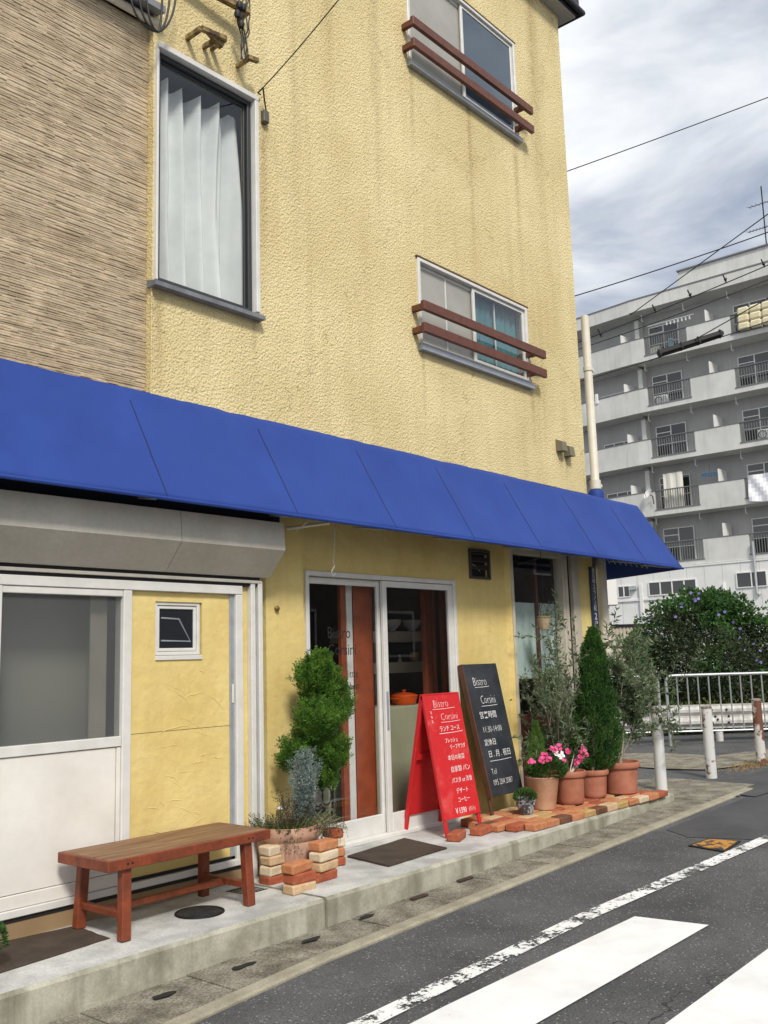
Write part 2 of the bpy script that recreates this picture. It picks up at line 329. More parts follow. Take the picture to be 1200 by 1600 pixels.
gpoly('asphalt_patch', [Gs(1105, 1236).xy, Gs(1130, 1222).xy, Gs(1230, 1195).xy, Gs(1280, 1215).xy, Gs(1180, 1246).xy], ASPD, .008)
# platform (two slabs)
def slab(name, xa, xb, za, zb, fya, fyb, yb, mt, mf):
    m = MB(); q = .018
    P = [(xa, fya), (xb, fyb), (xb, yb), (xa, yb)]; z = [za, zb, zb, za]; inn = [(xa, fya + q), (xb, fyb + q), (xb, yb), (xa, yb)]
    n = 40
    for i in range(n):
        t0, t1 = i / n, (i + 1) / n; lp = lambda a, b, t: a + (b - a) * t
        x0, x1 = lp(xa, xb, t0), lp(xa, xb, t1); f0, f1 = lp(fya, fyb, t0), lp(fya, fyb, t1); z0, z1 = lp(za, zb, t0), lp(za, zb, t1)
        j0 = .004 * mnoise.noise(Vector((x0 * 3, 1, 0))); j1 = .004 * mnoise.noise(Vector((x1 * 3, 1, 0)))
        m.add([(x0, f0 + q + j0, z0), (x1, f1 + q + j1, z1), (x1, yb, z1), (x0, yb, z0)], [(0, 1, 2, 3)])
        m.add([(x0, f0 + j0, z0 - q), (x1, f1 + j1, z1 - q), (x1, f1 + q + j1, z1), (x0, f0 + q + j0, z0)], [(0, 1, 2, 3)], mi=1)
        m.add([(x0, f0 + j0, -.15), (x1, f1 + j1, -.15), (x1, f1 + j1, z1 - q), (x0, f0 + j0, z0 - q)], [(0, 1, 2, 3)], mi=1)
    for x, f, zz in ((xa, fya, za), (xb, fyb, zb)):
        m.add([(x, f, -.15), (x, f, zz - q), (x, f + q, zz), (x, yb, zz), (x, yb, -.15)], [(0, 1, 2, 3, 4)], mi=1)
    return struct(m.build(name, [mt, mf]))
slab('pavement_platform', -1, 4.195, .15, .183, -.805, -.868, .3, CONC, CONCW)
slab('pavement_platform', 4.2, 9.06, .192, .192, -.885, -.822, .3, CONC, CONCW)
# gutter slabs with drain slots, and kerb strip
def gfront(x): return -.83 - .01 * (x - 2)if x < 4.2 else -.875 + (x - 4.2) * .011
def gedge(x): return -1.40 + .085 * min(max(x - 2.6, 0), 1.2) + .014 * max(x - 3.8, 0)
m = MB(); x = -1.0; slots = []
while x < 10.2:
    x1 = x + .6; g = .006
    a, b = gedge(x) + .09, gedge(x1) + .09; fa, fb = gfront(x) - .004, gfront(x1) - .004
    if x > 8.6: fa = fb = -.55 if x > 9.0 else fa
    h = .010 + random.uniform(-.003, .003)
    m.add([(x + g, a, gz(x) + h), (x1 - g, b, gz(x1) + h), (x1 - g, fb, gz(x1) + h), (x + g, fa, gz(x) + h), (x + g, a, gz(x) - .05), (x1 - g, b, gz(x1) - .05), (x1 - g, fb, gz(x1) - .05), (x + g, fa, gz(x) - .05)],
          [(0, 1, 2, 3), (0, 4, 5, 1), (1, 5, 6, 2), (3, 2, 6, 7), (0, 3, 7, 4)])
    slots.append((x, (a + fa) / 2)); x = x1
struct(m.build('gutter', GUT))
m = MB(); x = -1.0
while x < 9.9:
    x1 = x + .3; n = .006 * mnoise.noise(Vector((x * 5, 0, 0)))
    P = lambda xx, yy, zz: (xx, yy, gz(xx) + zz)
    m.add([P(x, gedge(x), -.05), P(x1, gedge(x1), -.05), P(x1, gedge(x1) + .0, .006), P(x, gedge(x), .006), P(x, gedge(x) + .012, .016), P(x1, gedge(x1) + .012, .016), P(x1, gedge(x1) + .082, .018), P(x, gedge(x) + .082, .018), P(x, gedge(x) + .082, -.05), P(x1, gedge(x1) + .082, -.05)],
          [(0, 1, 2, 3), (3, 2, 5, 4), (4, 5, 6, 7), (7, 6, 9, 8)]); x = x1
struct(m.build('kerb', KERB))
for i, (sx, sy) in enumerate(slots[1:15]):
    pass
for i, (px, py, w) in enumerate(((256, 1560, .15), (380, 1514, .15), (487, 1472, .15), (574, 1436, .14), (655, 1405, .17), (727, 1377, .17))):
    p = Gs(px, py); m = MB(); n = 14; pts = []
    for j in range(n):
        a = 2 * math.pi * j / n; rx = w / 2 * (1 + .2 * random.uniform(-1, 1)); ry = .028 * (1 + .35 * random.uniform(-1, 1))
        cx, cy = math.cos(a), math.sin(a)
        if i > 3: cx = max(-1, min(1, cx * 1.4)); cy = max(-1, min(1, cy * 1.5)); rx = w / 2; ry = .026
        pts.append((p.x + rx * cx + .3 * ry * cy, p.y + ry * cy, gz(p.x) + .0165))
    m.add(pts, [tuple(range(n))])
    single(m, 'drain_slot', DARKGAP if i < 4 else material('rusty_slot_cover', (.035, .018, .012), .8, (.06, .03, .02), 20), ['rough dark hand hole in the gutter slab nearest the left edge of the picture', 'rough dark hand hole in the gutter below the bench end', 'rough dark hand hole in the gutter below the bench-side brick stacks', 'small rough dark hand hole in the gutter just right of the platform joint',
           'rusty rectangular slot in the gutter below the left part of the doormat', 'rusty rectangular slot in the gutter below the red A-frame board'][i], 'drain slot', 'slots in the gutter slabs')
# paved strip and concrete around bollards
gpoly('pavement', [Gs(1045, 1262).xy, Gs(1158, 1244).xy, Gs(1108, 1234).xy, Gs(1105, 1222).xy, Gs(1045, 1216).xy, Gs(930, 1225).xy, (9.07, -.80)], GUT, .009)
gpoly('pavement', [Gs(930, 1196).xy, Gs(1050, 1203).xy, Gs(1110, 1204).xy, Gs(1200, 1192).xy, Gs(1320, 1172).xy, Gs(1320, 1158).xy, Gs(1200, 1172).xy, Gs(1120, 1182).xy, Gs(1040, 1178).xy, Gs(930, 1178).xy], GUT, .012)
def ground_cover(px, py, rx, ry, name, mat, label, cat, frame=None, rect=False, lift=.006, zf=None, rot=0):
    p = Gs(px, py) if zf is None else Gz(px, py, zf); z0 = gz(p.x) if zf is None else zf
    e_ = thing(name, label, cat, (p.x, p.y, z0))
    return e_, p, z0
# round manhole on the platform
e_, p, z0 = ground_cover(312, 1425, .13, .13, 'manhole_cover', None, 'round black speckled cover set in the concrete in front of the bench', 'manhole cover', zf=.183)
MH = material('speckled_cover', (.014, .015, .016), .55, (.035, .036, .037), 30, bump=.6, bscale=90, bdist=.004, fine=.4)
m = MB(); m.lathe((p.x, p.y, z0 - .004), [(.0, .007), (.118, .007), (.122, .004), (.122, .0)], 40); m.build('lid', MH, e_)
m = MB(); m.lathe((p.x, p.y, z0 - .004), [(.124, .0), (.124, .0065), (.138, .0065), (.140, 0)], 40); m.build('rim', METD, e_)
# small square grate behind the bench
p = Gz(385, 1392, .18); m = MB()
for i in range(7): m.box((p.x - .08 + i * .026, p.y - .07, .176), (p.x - .066 + i * .026, p.y + .07, .184))
m.box((p.x - .09, p.y - .085, .176), (p.x + .10, p.y - .07, .185)); m.box((p.x - .09, p.y + .07, .176), (p.x + .10, p.y + .085, .185))
single(m, 'drain_grate', METD, 'small dark drain grate in the concrete behind the right bench leg', 'drain grate')
# yellow-black utility cover in the road
p = [Gs(*q) for q in ((1075, 1322), (1107, 1311), (1158, 1315), (1133, 1332))]
c = sum(p, Vector()) / 4; e_ = thing('utility_cover', 'worn orange and black rectangular cover set in the asphalt', 'utility cover', (c.x, c.y, gz(c.x)))
m = MB(); m.prism([(q.x, q.y, gz(q.x)) for q in p], (0, 0, .005)); m.build('frame', METD, e_)
YC = material('worn_orange_cover', (.50, .23, .03), .6, (.04, .035, .03), 14, bump=.6, bscale=60, nlo=.50, nhi=.56, fine=.2)
m = MB(); m.prism([(c.x + (q.x - c.x) * .84, c.y + (q.y - c.y) * .84, gz(q.x) + .005) for q in p], (0, 0, .003)); m.build('lid', YC, e_)

# ------------------------------------------------------------------ the yellow building
BLD = thing('restaurant_building', 'yellow stucco building with blue awning, shop front and barred upper windows', 'building', (6.4, 0, .1))
def wallgrid(mb, x0, x1, z0, z1, holes, Y, depth, step=None, mi=0):
    xs_ = sorted({x0, x1, *[h[0] for h in holes], *[h[1] for h in holes]}); zs_ = sorted({z0, z1, *[h[2] for h in holes], *[h[3] for h in holes]})
    for i in range(len(xs_) - 1):
        for j in range(len(zs_) - 1):
            cx, cz = (xs_[i] + xs_[i + 1]) / 2, (zs_[j] + zs_[j + 1]) / 2
            if any(h[0] < cx < h[1] and h[2] < cz < h[3] for h in holes): continue
            a, b, c, d = xs_[i], xs_[i + 1], zs_[j], zs_[j + 1]
            mb.add([(a, Y, c), (b, Y, c), (b, Y, d), (a, Y, d)], [(0, 1, 2, 3)], mi=mi)
    for a, b, c, d in holes:
        q = Y + depth
        mb.add([(a, Y, c), (b, Y, c), (b, Y, d), (a, Y, d), (a, q, c), (b, q, c), (b, q, d), (a, q, d)], [(0, 4, 5, 1), (1, 5, 6, 2), (2, 6, 7, 3), (3, 7, 4, 0)], mi=mi)
W1 = (3.60, 4.455, 4.03, 5.71); W2 = (6.37, 8.205, 6.975, 8.07); W3 = (6.385, 8.17, 4.27, 5.075)
m = MB()
wallgrid(m, 3.575, 9.23, 3.22, 8.97, [W1, W2, W3], 0, .12)
m.add([(3.575, 0, 3.22), (3.575, .45, 3.22), (3.575, .45, 8.97), (3.575, 0, 8.97)], [(0, 1, 2, 3)])
m.add([(9.23, 0, 3.22), (9.23, 7, 3.22), (9.23, 7, 8.97), (9.23, 0, 8.97)], [(0, 1, 2, 3)])
m.add([(3.575, 7, 3.22), (9.23, 7, 3.22), (9.23, 7, 8.97), (3.575, 7, 8.97)], [(0, 1, 2, 3)])
m.add([(3.575, .45, 5.9), (3.575, 7, 5.9), (3.575, 7, 8.97), (3.575, .45, 8.97)], [(0, 1, 2, 3)])
o = m.build('wall', STUCCO, BLD, recalc=False)
# rounded corner bead catching light
for za_, zb_ in ((3.24, 4.02), (5.74, 8.9)): m = MB(); m.tube([(3.577, .002, za_), (3.577, .002, zb_)], .006, 8); m.build('corner_bead', STUCCO, BLD)
# roof and eave
m = MB(); m.box((3.3, -.16, 8.985), (9.42, 7.4, 9.04)); m.box((3.3, -.18, 9.045), (9.44, 7.4, 9.22))
m.build('roof', material('dark_roof', (.05, .05, .055), .7), BLD)
m = MB(); m.box((3.3, -.14, 8.95), (9.40, 7.3, 8.98)); m.build('soffit', material('soffit_board', (.42, .42, .40), .8), BLD)
m = MB(); m.tube([(3.3, -.20, 9.02), (9.46, -.20, 9.02), (9.47, 7.3, 9.02)], .045, 10); m.build('roof_gutter', METD, BLD)
# siding on the left wall
m = MB(); z = 3.2
m.add([(-1.5, .066, 3.1), (3.575, .066, 3.1), (3.575, .066, 5.9), (-1.5, .066, 5.9)], [(0, 1, 2, 3)])
rg = random.Random(3)
while z < 5.88:
    h = rg.choice((.013, .015, .018, .015)); x = .9 - rg.random() * .3
    while x < 3.57:
        l = rg.choice((.04, .06, .09, .13, .18)) * rg.uniform(.7, 1.3); x1 = min(x + l, 3.572); d = rg.choice((.002, .004, .006, .009))
        zz = z + rg.choice((0, 0, 0, .003)); t = .0025
        a0, b0 = x + .0008, x1 - .0008; yf = .062 - d
        m.add([(a0, .066, zz), (b0, .066, zz), (b0, yf + .002, zz + t), (a0, yf + .002, zz + t), (b0, yf, zz + h - .0045), (a0, yf, zz + h - .0045), (b0, .066, zz + h - .0025), (a0, .066, zz + h - .0025)],
              [(0, 1, 2, 3), (3, 2, 4, 5), (5, 4, 6, 7), (0, 3, 5, 7), (1, 6, 4, 2)])
        x = x1
    z += h
m.build('siding', SIDING, BLD, recalc=False)
m = MB(); m.box((-1.5, .07, 3.0), (3.57, 7, 5.9)); m.build('left_wing', SIDING, BLD)
m = MB(); m.prism([(-1.5, -.10, 5.93), (3.60, -.10, 5.93), (3.60, 1.2, 6.25), (-1.5, 1.2, 6.25)], (0, 0, .05)); m.build('lower_roof', material('grey_roof_metal', (.22, .23, .24), .5), BLD)
m = MB(); m.tube([(-1.5, .01, 5.905), (3.62, .01, 5.905)], .028, 12); m.tube([(3.1, .01, 5.87), (3.1, .01, 5.94)], .036, 10); m.build('eave_pipe', CREAM, BLD)

def bars(mb, x0, x1, z0, z1, y0, y1, t, bev=.003):       # rectangular frame of four bars
    mb.box((x0, y0, z0), (x0 + t, y1, z1), bev); mb.box((x1 - t, y0, z0), (x1, y1, z1), bev); mb.box((x0 + t, y0, z0), (x1 - t, y1, z0 + t), bev); mb.box((x0 + t, y0, z1 - t), (x1 - t, y1, z1), bev)
def curtain(x0, x1, z0, z1, y, mat, parent, name='curtain', amp=.02, nf=9, seed=1, scallop=0, nz_=24):
    m = MB(); n = 140; rg = random.Random(seed); vs = []
    for j in range(nz_ + 1):
        t = j / nz_
        for i in range(n + 1):
            u = i / n; ph = u * nf * 2 * math.pi + 1.2 * math.sin(u * 7 + seed) + .5 * mnoise.noise(Vector((u * 6, t * 2.2, seed)))
            top = z1 - scallop * abs(math.sin(u * math.pi * 5.5)) * (1 if t > .98 else 0)
            vs.append((x0 + (x1 - x0) * u + .006 * mnoise.noise(Vector((u * 9, t * 4, 2))), y + amp * math.sin(ph) * (.55 + .45 * (1 - t)) + amp * .8 * mnoise.noise(Vector((u * 14, t * 1.5, seed))), z0 + (top - z0) * t))
    m.add(vs, [(j * (n + 1) + i, j * (n + 1) + i + 1, (j + 1) * (n + 1) + i + 1, (j + 1) * (n + 1) + i) for j in range(nz_) for i in range(n)], True)
    return m.build(name, mat, parent, recalc=False)
def room(x0, x1, y0, y1, z0, z1, mat, parent, name='room_shell'):
    m = MB(); m.add([(x0, y0, z0), (x1, y0, z0), (x1, y1, z0), (x0, y1, z0), (x0, y0, z1), (x1, y0, z1), (x1, y1, z1), (x0, y1, z1)], [(0, 1, 2, 3), (4, 7, 6, 5), (1, 5, 6, 2), (2, 6, 7, 3), (0, 3, 7, 4)]); return m.build(name, mat, parent, recalc=False)
LACE = material('white_lace_curtain', (.82, .83, .81), .9, (.70, .72, .71), 4, bump=.3, bscale=260, bdist=.002)
LACE.node_tree.nodes['Principled BSDF'].inputs['Alpha'].default_value = .88
# W1 picture window
w = MB(); x0, x1, z0, z1 = W1
w.box((x0 - .012, -.045, z1 - .005), (x1 + .032, .03, z1 + .038), .004); w.box((x1 - .004, -.045, z0 + .02), (x1 + .032, .03, z1 - .006), .004); w.box((x0 - .014, -.03, z0 + .02), (x0 + .004, .03, z1 - .006), .003)
WIN = w.build('window', WHITE, BLD); WIN['label'] = 'tall picture window with white surround and lace curtain'
w = MB(); bars(w, x0 + .005, x1 - .005, z0 + .015, z1 - .006, .005, .06, .034); bars(w, x0 + .04, x1 - .04, z0 + .05, z1 - .04, .03, .05, .018); w.build('frame', material('dark_bronze_frame', (.03, .032, .034), .4), WIN)
w = MB(); w.prism([(x0 - .045, -.07, z0 - .035), (x0 - .045, -.07, z0 - .005), (x0 - .045, .03, z0 + .018), (x0 - .045, .03, z0 - .035)], (x1 - x0 + .10, 0, 0)); w.build('sill', material('grey_sill', (.20, .21, .23), .5, (.13, .14, .15), 9), WIN)
w = MB(); w.box((x0 + .05, .038, z0 + .06), (x1 - .05, .042, z1 - .05)); w.build('pane', GLASS, WIN)
curtain(x0 + .03, x1 - .01, z0 - .02, z1 - .07, .17, LACE, WIN, amp=.085, nf=5, seed=4, scallop=.05)
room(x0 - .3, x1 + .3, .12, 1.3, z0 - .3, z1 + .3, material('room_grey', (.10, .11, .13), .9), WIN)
FROST = material('frosted_pane', (.30, .29, .25), .22, (.38, .37, .33), 1.6, spec=.6); FROSTB = material('sky_reflection_blue', (.035, .06, .085), .04, (.06, .09, .12), .9, spec=1.0)  # the blue pane has the sky's reflection put into its base colour
TEAL = material('teal_curtain', (.04, .14, .16), .9, (.06, .18, .20), 6)
def slider(Wd, label, right='glass'):
    x0, x1, z0, z1 = Wd; xm = (x0 + x1) / 2 - .02
    w = MB(); bars(w, x0 - .004, x1 + .004, z0 - .004, z1 + .004, -.02, .07, .034, .004); win = w.build('window', WHITE, BLD); win['label'] = label
    w = MB(); bars(w, x0 + .032, xm + .025, z0 + .032, z1 - .032, .03, .05, .030); w.build('sash', WHITE, win)
    w = MB(); bars(w, xm - .02, x1 - .032, z0 + .032, z1 - .032, .002, .024, .034); w.build('sash', WHITE, win)
    w = MB(); w.box((x0 + .06, .036, z0 + .06), (xm - .004, .042, z1 - .06)); w.build('pane', FROST, win)
    w = MB(); w.box((xm + .014, .010, z0 + .064), (x1 - .066, .014, z1 - .064)); w.build('pane', FROSTB if right == 'blue' else GLASS, win)
    if right != 'blue':
        curtain(xm + .0, x1 - .04, z0 + .03, z1 - .05, .10, TEAL, win, amp=.016, nf=9, seed=2)
        w = MB(); w.box((x0 + .45, .031, z0 + .06), (x0 + .465, .036, z1 - .06)); w.box((xm + .42, .06, z0 + .06), (xm + .435, .07, z1 - .06)); w.build('glazing_bar', WHITE, win)
    w = MB(); w.prism([(x0 - .02, -.055, z0 - .055), (x0 - .02, -.055, z0 - .015), (x0 - .02, .0, z0 - .005), (x0 - .02, .0, z0 - .055)], (x1 - x0 + .04, 0, 0)); w.box((x0 - .01, -.03, z0 - .015), (x1 + .01, .002, z0 + .01)); w.build('sill', ALU, win)
    w = MB(); w.box((x0 - .02, -.022, z1 + .006), (x1 + .02, .0, z1 + .02)); w.build('head_flashing', material('rusty_flashing', (.12, .07, .03), .9), win)
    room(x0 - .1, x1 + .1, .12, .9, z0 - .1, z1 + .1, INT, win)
    return win
s2 = slider(W2, 'upper sliding window with one frosted pane and one coloured as reflected sky', 'blue'); s3 = slider(W3, 'lower sliding window with frosted pane and teal curtain')
def rail_bars(x0, x1, zt, zb, win):
    for zc in (zt, zb):
        w = MB(); w.box((x0, -.145, zc - .085), (x1, -.105, zc), .003)
        for bx in (x0 + .004, x1 - .16): w.box((bx, -.1045, zc - .075), (bx + .045, .0, zc - .02), .003)
        w.build('guard_bar', BROWN, win)
rail_bars(6.28, 8.31, 7.325, 7.11, s2); rail_bars(6.285, 8.29, 4.62, 4.42, s3)

# ---- ground floor wall
m = MB()
DO = (4.975, 6.815, .19, 2.215)
VX = (7.07, 7.35, 2.27, 2.50)
wallgrid(m, 4.91, 7.62, .05, 3.26, [DO, VX], .05, .10)
wallgrid(m, 4.546, 4.91, .05, 3.26, [], 0, .1)
m.add([(4.546, 0, .05), (4.546, 0, 3.26), (4.546, .3, 3.26), (4.546, .3, .05)], [(0, 1, 2, 3)]); m.add([(4.91, 0, .05), (4.91, .05, .05), (4.91, .05, 3.26), (4.91, 0, 3.26)], [(0, 1, 2, 3)])
wallgrid(m, 8.93, 9.25, .05, 3.26, [], 0, .1); m.add([(9.25, 0, .05), (9.25, 7, .05), (9.25, 7, 3.26), (9.25, 0, 3.26)], [(0, 1, 2, 3)])
m.add([(7.62, .05, .05), (7.66, .0, .05), (7.66, 0, 3.26), (7.62, .05, 3.26)], [(0, 1, 2, 3)])
wallgrid(m, 7.66, 8.93, 2.62, 3.26, [], 0, .1)
m.add([(-1.5, .0, 2.2), (4.55, .0, 2.2), (4.55, .0, 3.26), (-1.5, .0, 3.26)], [(0, 1, 2, 3)])
rg = random.Random(12); WN = (3.565, 3.925, 1.585, 1.945)
def arcs(n, xa, xb, za, zb, Y):
    for _ in range(n):
        cx, cz = rg.uniform(xa, xb), rg.uniform(za, zb); r_ = rg.uniform(.10, .30); a0 = rg.uniform(.1, 1.5); a1 = a0 + rg.uniform(.5, 1.6); k = 12; th = rg.uniform(.0018, .0042)
        pts = []; rs = []
        for i in range(k):
            a = a0 + (a1 - a0) * i / (k - 1); x, z = cx + r_ * math.cos(a) * 1.15, cz + r_ * math.sin(a) * .8 + .008 * mnoise.noise(Vector((i * .5, cx, cz)))
            if not (xa + .02 < x < xb - .02 and za < z < zb): pts = []; break
            if WN[0] - .03 < x < WN[1] + .03 and WN[2] - .03 < z < WN[3] + .03 and Y < 0: pts = []; break
            if DO[0] - .05 < x < DO[1] + .05 and z < DO[3] + .04 and Y > .04: pts = []; break
            pts.append((x, Y + th * .35, z)); rs.append(th * math.sin(math.pi * (i + .5) / k) + .0006)
        if pts: m.tube(pts, rs, 6)
arcs(150, 4.95, 7.6, .4, 3.1, .05); arcs(22, 4.56, 4.9, .4, 3.0, 0); arcs(22, 8.95, 9.22, .4, 2.6, 0)
m.build('ground_floor_wall', PLASTER, BLD, recalc=False)
m = MB(); m.box((4.543, -.004, .05), (4.915, .0, .40)); m.build('wall_base', material('dirty_base', (.24, .20, .13), .95, (.33, .28, .19), 7, bump=.4, bscale=60), BLD)
m = MB()
m.box((VX[0] - .02, .035, VX[2] - .02), (VX[1] + .02, .05, VX[3] + .02)); 
m2 = MB()
bars(m2, VX[0] - .02, VX[1] + .02, VX[2] - .02, VX[3] + .02, .028, .06, .022)
for i in range(3): z = VX[2] + .07 + i * .07; m2.prism([(VX[0], .035, z), (VX[0], .06, z + .045), (VX[0], .065, z + .04), (VX[0], .040, z - .005)], (VX[1] - VX[0], 0, 0))
VENT = material('dark_bronze_vent', (.055, .05, .045), .5)
vt = m2.build('wall_vent', VENT, BLD); m3 = MB(); m3.box((VX[0], .08, VX[2]), (VX[1], .1, VX[3])); m3.build('vent_duct', DARKGAP, vt)
m = MB(); m.lathe((0, 0, 0), [(0, .03), (.012, .028), (.02, .018), (.014, .008), (.016, 0)], 16)
c = Wl(431, 951); m.v = [Vector((c.x + p.x, -p.z, c.z + p.y)) for p in m.v]; m.build('wall_knob', material('old_brass', (.25, .16, .06), .45, metal=.6), BLD)
# upper wall: two little vent hoods, cable box, brackets
for i, (px, py) in enumerate(((872, 696), (884, 704))):
    c = Wl(px, py); m = MB(); m.prism([(c.x - .05, 0, c.z + .06), (c.x - .05, -.07, c.z + .03), (c.x - .05, -.085, c.z - .07), (c.x - .05, 0, c.z - .07)], (.10, 0, 0)); m.build('vent_hood', material('stained_vent_hood', (.17, .15, .10), .6), BLD)

# ---- sliding shop doors
DR = MB(); x0, x1, z0, z1 = DO
bars(DR, x0 - .004, x1 + .004, z0, z1 + .004, .03, .13, .036, .004); DR.box((x0 + .036, .02, z0 + .002), (x1 - .036, .14, z0 + .03), .003)
DOOR = DR.build('door', WHITE, BLD); DOOR['label'] = 'white framed glass sliding shop door'
def door_panel(xa, xb, y, letter=None):
    w = MB(); w.box((xa, y, z0 + .034), (xa + .052, y + .03, z1 - .036), .004); w.box((xb - .062, y, z0 + .034), (xb, y + .03, z1 - .036), .004)
    w.box((xa + .052, y, z0 + .034), (xb - .062, y + .03, z0 + .175), .004); w.box((xa + .052, y, z1 - .085), (xb - .062, y + .03, z1 - .036), .004)
    pn = w.build('door_panel', WHITE, DOOR)
    return pn
p1 = door_panel(x0 + .032, 5.885, .085); p2 = door_panel(5.845, x1 - .032, .045)
w = MB(); w.box((x0 + .08, .098, z0 + .17), (5.83, .102, z1 - .08)); g1 = w.build('pane', GLASS, DOOR)
w = MB(); w.box((5.892, .058, z0 + .17), (x1 - .09, .062, z1 - .08)); w.build('pane', GLASS, DOOR)
w = MB(); w.box((5.855, .040, 1.0), (5.880, .046, 1.30), .002); w.box((5.862, .036, 1.14), (5.872, .041, 1.16)); w.build('handle', DARKGAP if False else ALU, DOOR)
INK = material('dark_lettering', (.015, .013, .012), .6)
for s_, sz, px, py, al in (('Bistro', .125, 548, 997, 'RIGHT'), ('Corsini', .125, 557, 1023, 'RIGHT'), ('little', .085, 560, 1058, 'RIGHT'), ('kitchen', .085, 561, 1077, 'RIGHT')):
    p = Wl(px, py, .097); text(s_, sz, (p.x, .0972, p.z), (1, 0, 0), (0, 0, 1), INK, DOOR, align=al, wx=.86, thick=-.0004)
# ---- right window bay
BW = MB(); GX0, GX1 = 7.69, 8.60
PALE = material('pale_cream_frame', (.58, .53, .43), .6, (.48, .43, .34), 5, vstreak=.3, streakcol=(.3, .25, .17))
BW.box((7.655, -.01, .12), (GX0, .1, 2.615), .004); BW.box((GX1, -.005, .12), (8.705, .1, 2.615), .004); BW.box((8.79, -.012, .12), (8.93, .1, 2.615), .004); BW.box((GX0, .0, 2.52), (GX1, .1, 2.615), .004)
BW.box((8.64, -.012, .12), (8.66, -.006, 2.6), .002)
BAY = BW.build('window', PALE, BLD); BAY['label'] = 'tall shop window beside the corner with pale frame'
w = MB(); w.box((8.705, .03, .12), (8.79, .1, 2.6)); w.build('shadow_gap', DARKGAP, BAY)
w = MB(); w.box((GX0, .06, 1.0), (GX1, .066, 2.52)); w.build('pane', GLASS, BAY)
MAR = material('maroon_panel', (.10, .025, .018), .55, (.075, .02, .015), 5)
w = MB(); w.box((GX0, .045, .12), (GX1, .075, 1.0), .003); w.box((GX0 + .08, .035, .22), (GX0 + .42, .044, .92), .003); w.box((GX0 + .50, .035, .22), (GX1 - .06, .044, .92), .003); w.build('lower_panel', MAR, BAY)
w = MB(); w.box((GX0 + .5, .068, 1.0), (GX0 + .54, .09, 2.5)); w.build('glazing_bar', MAR, BAY)
CAFE = material('grey_green_cafe_curtain', (.42, .52, .49), .9, (.50, .60, .56), 4, bump=.3, bscale=200, bdist=.002)
curtain(GX0 + .01, GX1 - .01, 1.33, 2.06, .10, CAFE, BAY, 'cafe_curtain', amp=.006, nf=7, seed=8)
w = MB(); w.tube([(GX0, .10, 2.065), (GX1, .10, 2.065)], .006, 8); w.build('curtain_rod', METD, BAY)

# ---- left shop front (shuttered opening)
YS = -.1
SF = MB()
def zb(x): return .160 + (x - 2.2) * .009
SF.box((-1.2, YS - .012, 2.005), (4.24, YS + .08, 2.062), .004); SF.box((4.182, YS - .012, .30), (4.24, YS + .08, 2.003), .004)
SF.box((3.318, YS - .010, .36), (3.378, YS + .08, 2.003), .004); SF.box((2.50, YS - .010, .36), (2.562, YS + .08, 2.003), .004)
SF.box((-1.2, YS - .014, .285), (4.24, YS + .08, .325), .004)
SHOP = SF.build('shop_front', WHITE, BLD); SHOP['label'] = 'white aluminium shop front with frosted glass and yellow infill'
w = MB(); w.box((2.564, YS - .004, 1.098), (3.316, YS + .06, 1.155), .003); w.build('sash', WHITE, SHOP); w = MB(); w.box((2.564, YS - .004, 1.965), (3.316, YS + .06, 2.003), .003); w.build('sash', WHITE, SHOP)
FROSTG = material('frosted_shop_glass', (.075, .085, .095), .30, (.15, .16, .155), .9, spec=.75, nlo=.3, nhi=.7)
w = MB(); w.box((2.564, YS + .02, 1.155), (3.316, YS + .026, 1.965)); 
FG = glass_mat('frosted_glass', (.92, .93, .93), .25, 1.55, .26, (.17, .18, .18)); w.build('pane', FG, SHOP)
w = MB(); w.box((3.16, YS + .09, 1.15), (3.27, YS + .1, 1.98)); w.build('pale_post_inside', PALE, SHOP)
w = MB(); w.box((2.55, YS + .30, 1.1), (3.35, YS + .32, 2.0)); w.build('painted_light_screen', material('painted_light_tones', (.52, .50, .42), .9, (.20, .20, .20), .9, detail=1), SHOP)  # added backing; its pale and dark tones imitate light behind the frosted pane
w = MB(); w.box((1.5, YS + .02, 1.155), (2.498, YS + .026, 2.0)); w.box((1.5, YS, .33), (2.498, YS + .03, 1.15)); w.build('side_panel', FROSTG, SHOP)
w = MB(); w.box((2.564, YS + .006, .40), (3.285, YS + .03, 1.094), .002); w.box((3.291, YS + .004, .40), (3.316, YS + .03, 1.094), .002); w.box((2.564, YS - .002, .327), (3.316, YS + .03, .396), .003); w.build('lower_panel', PANELW, SHOP)
w = MB(); w.box((-1.2, YS + .0, .262), (4.24, YS + .07, .283)); w.box((3.38, YS + .01, .327), (4.18, YS + .03, .345)); w.build('threshold_gap', DARKGAP, SHOP)
w = MB(); w.box((-1.2, YS + .004, .05), (4.54, YS + .08, .26)); w.build('base_board', material('tan_base', (.34, .23, .12), .8, (.27, .18, .09), 3, vstreak=.3), SHOP)
YP = MB(); WN = (3.565, 3.925, 1.585, 1.945)
wallgrid(YP, 3.38, 4.146, .345, 2.003, [WN], YS + .02, .05)
sv = m; m = YP; arcs(46, 3.39, 4.14, .36, 2.0, YS + .02); m = sv
YP.build('infill_panel', PLASTER, SHOP, recalc=False)
w = MB(); w.box((3.38, YS + .0195, 1.158), (4.146, YS + .0185, 1.160)); w.build('panel_joint', DARKGAP, SHOP)
w = MB(); w.box((4.147, YS + .01, .30), (4.180, YS + .05, 2.003), .003); w.build('jamb', ALU, SHOP)
w = MB(); w.box((4.158, YS + .002, 1.30), (4.172, YS + .01, 1.42), .002); w.build('lock_plate', WHITE, SHOP)
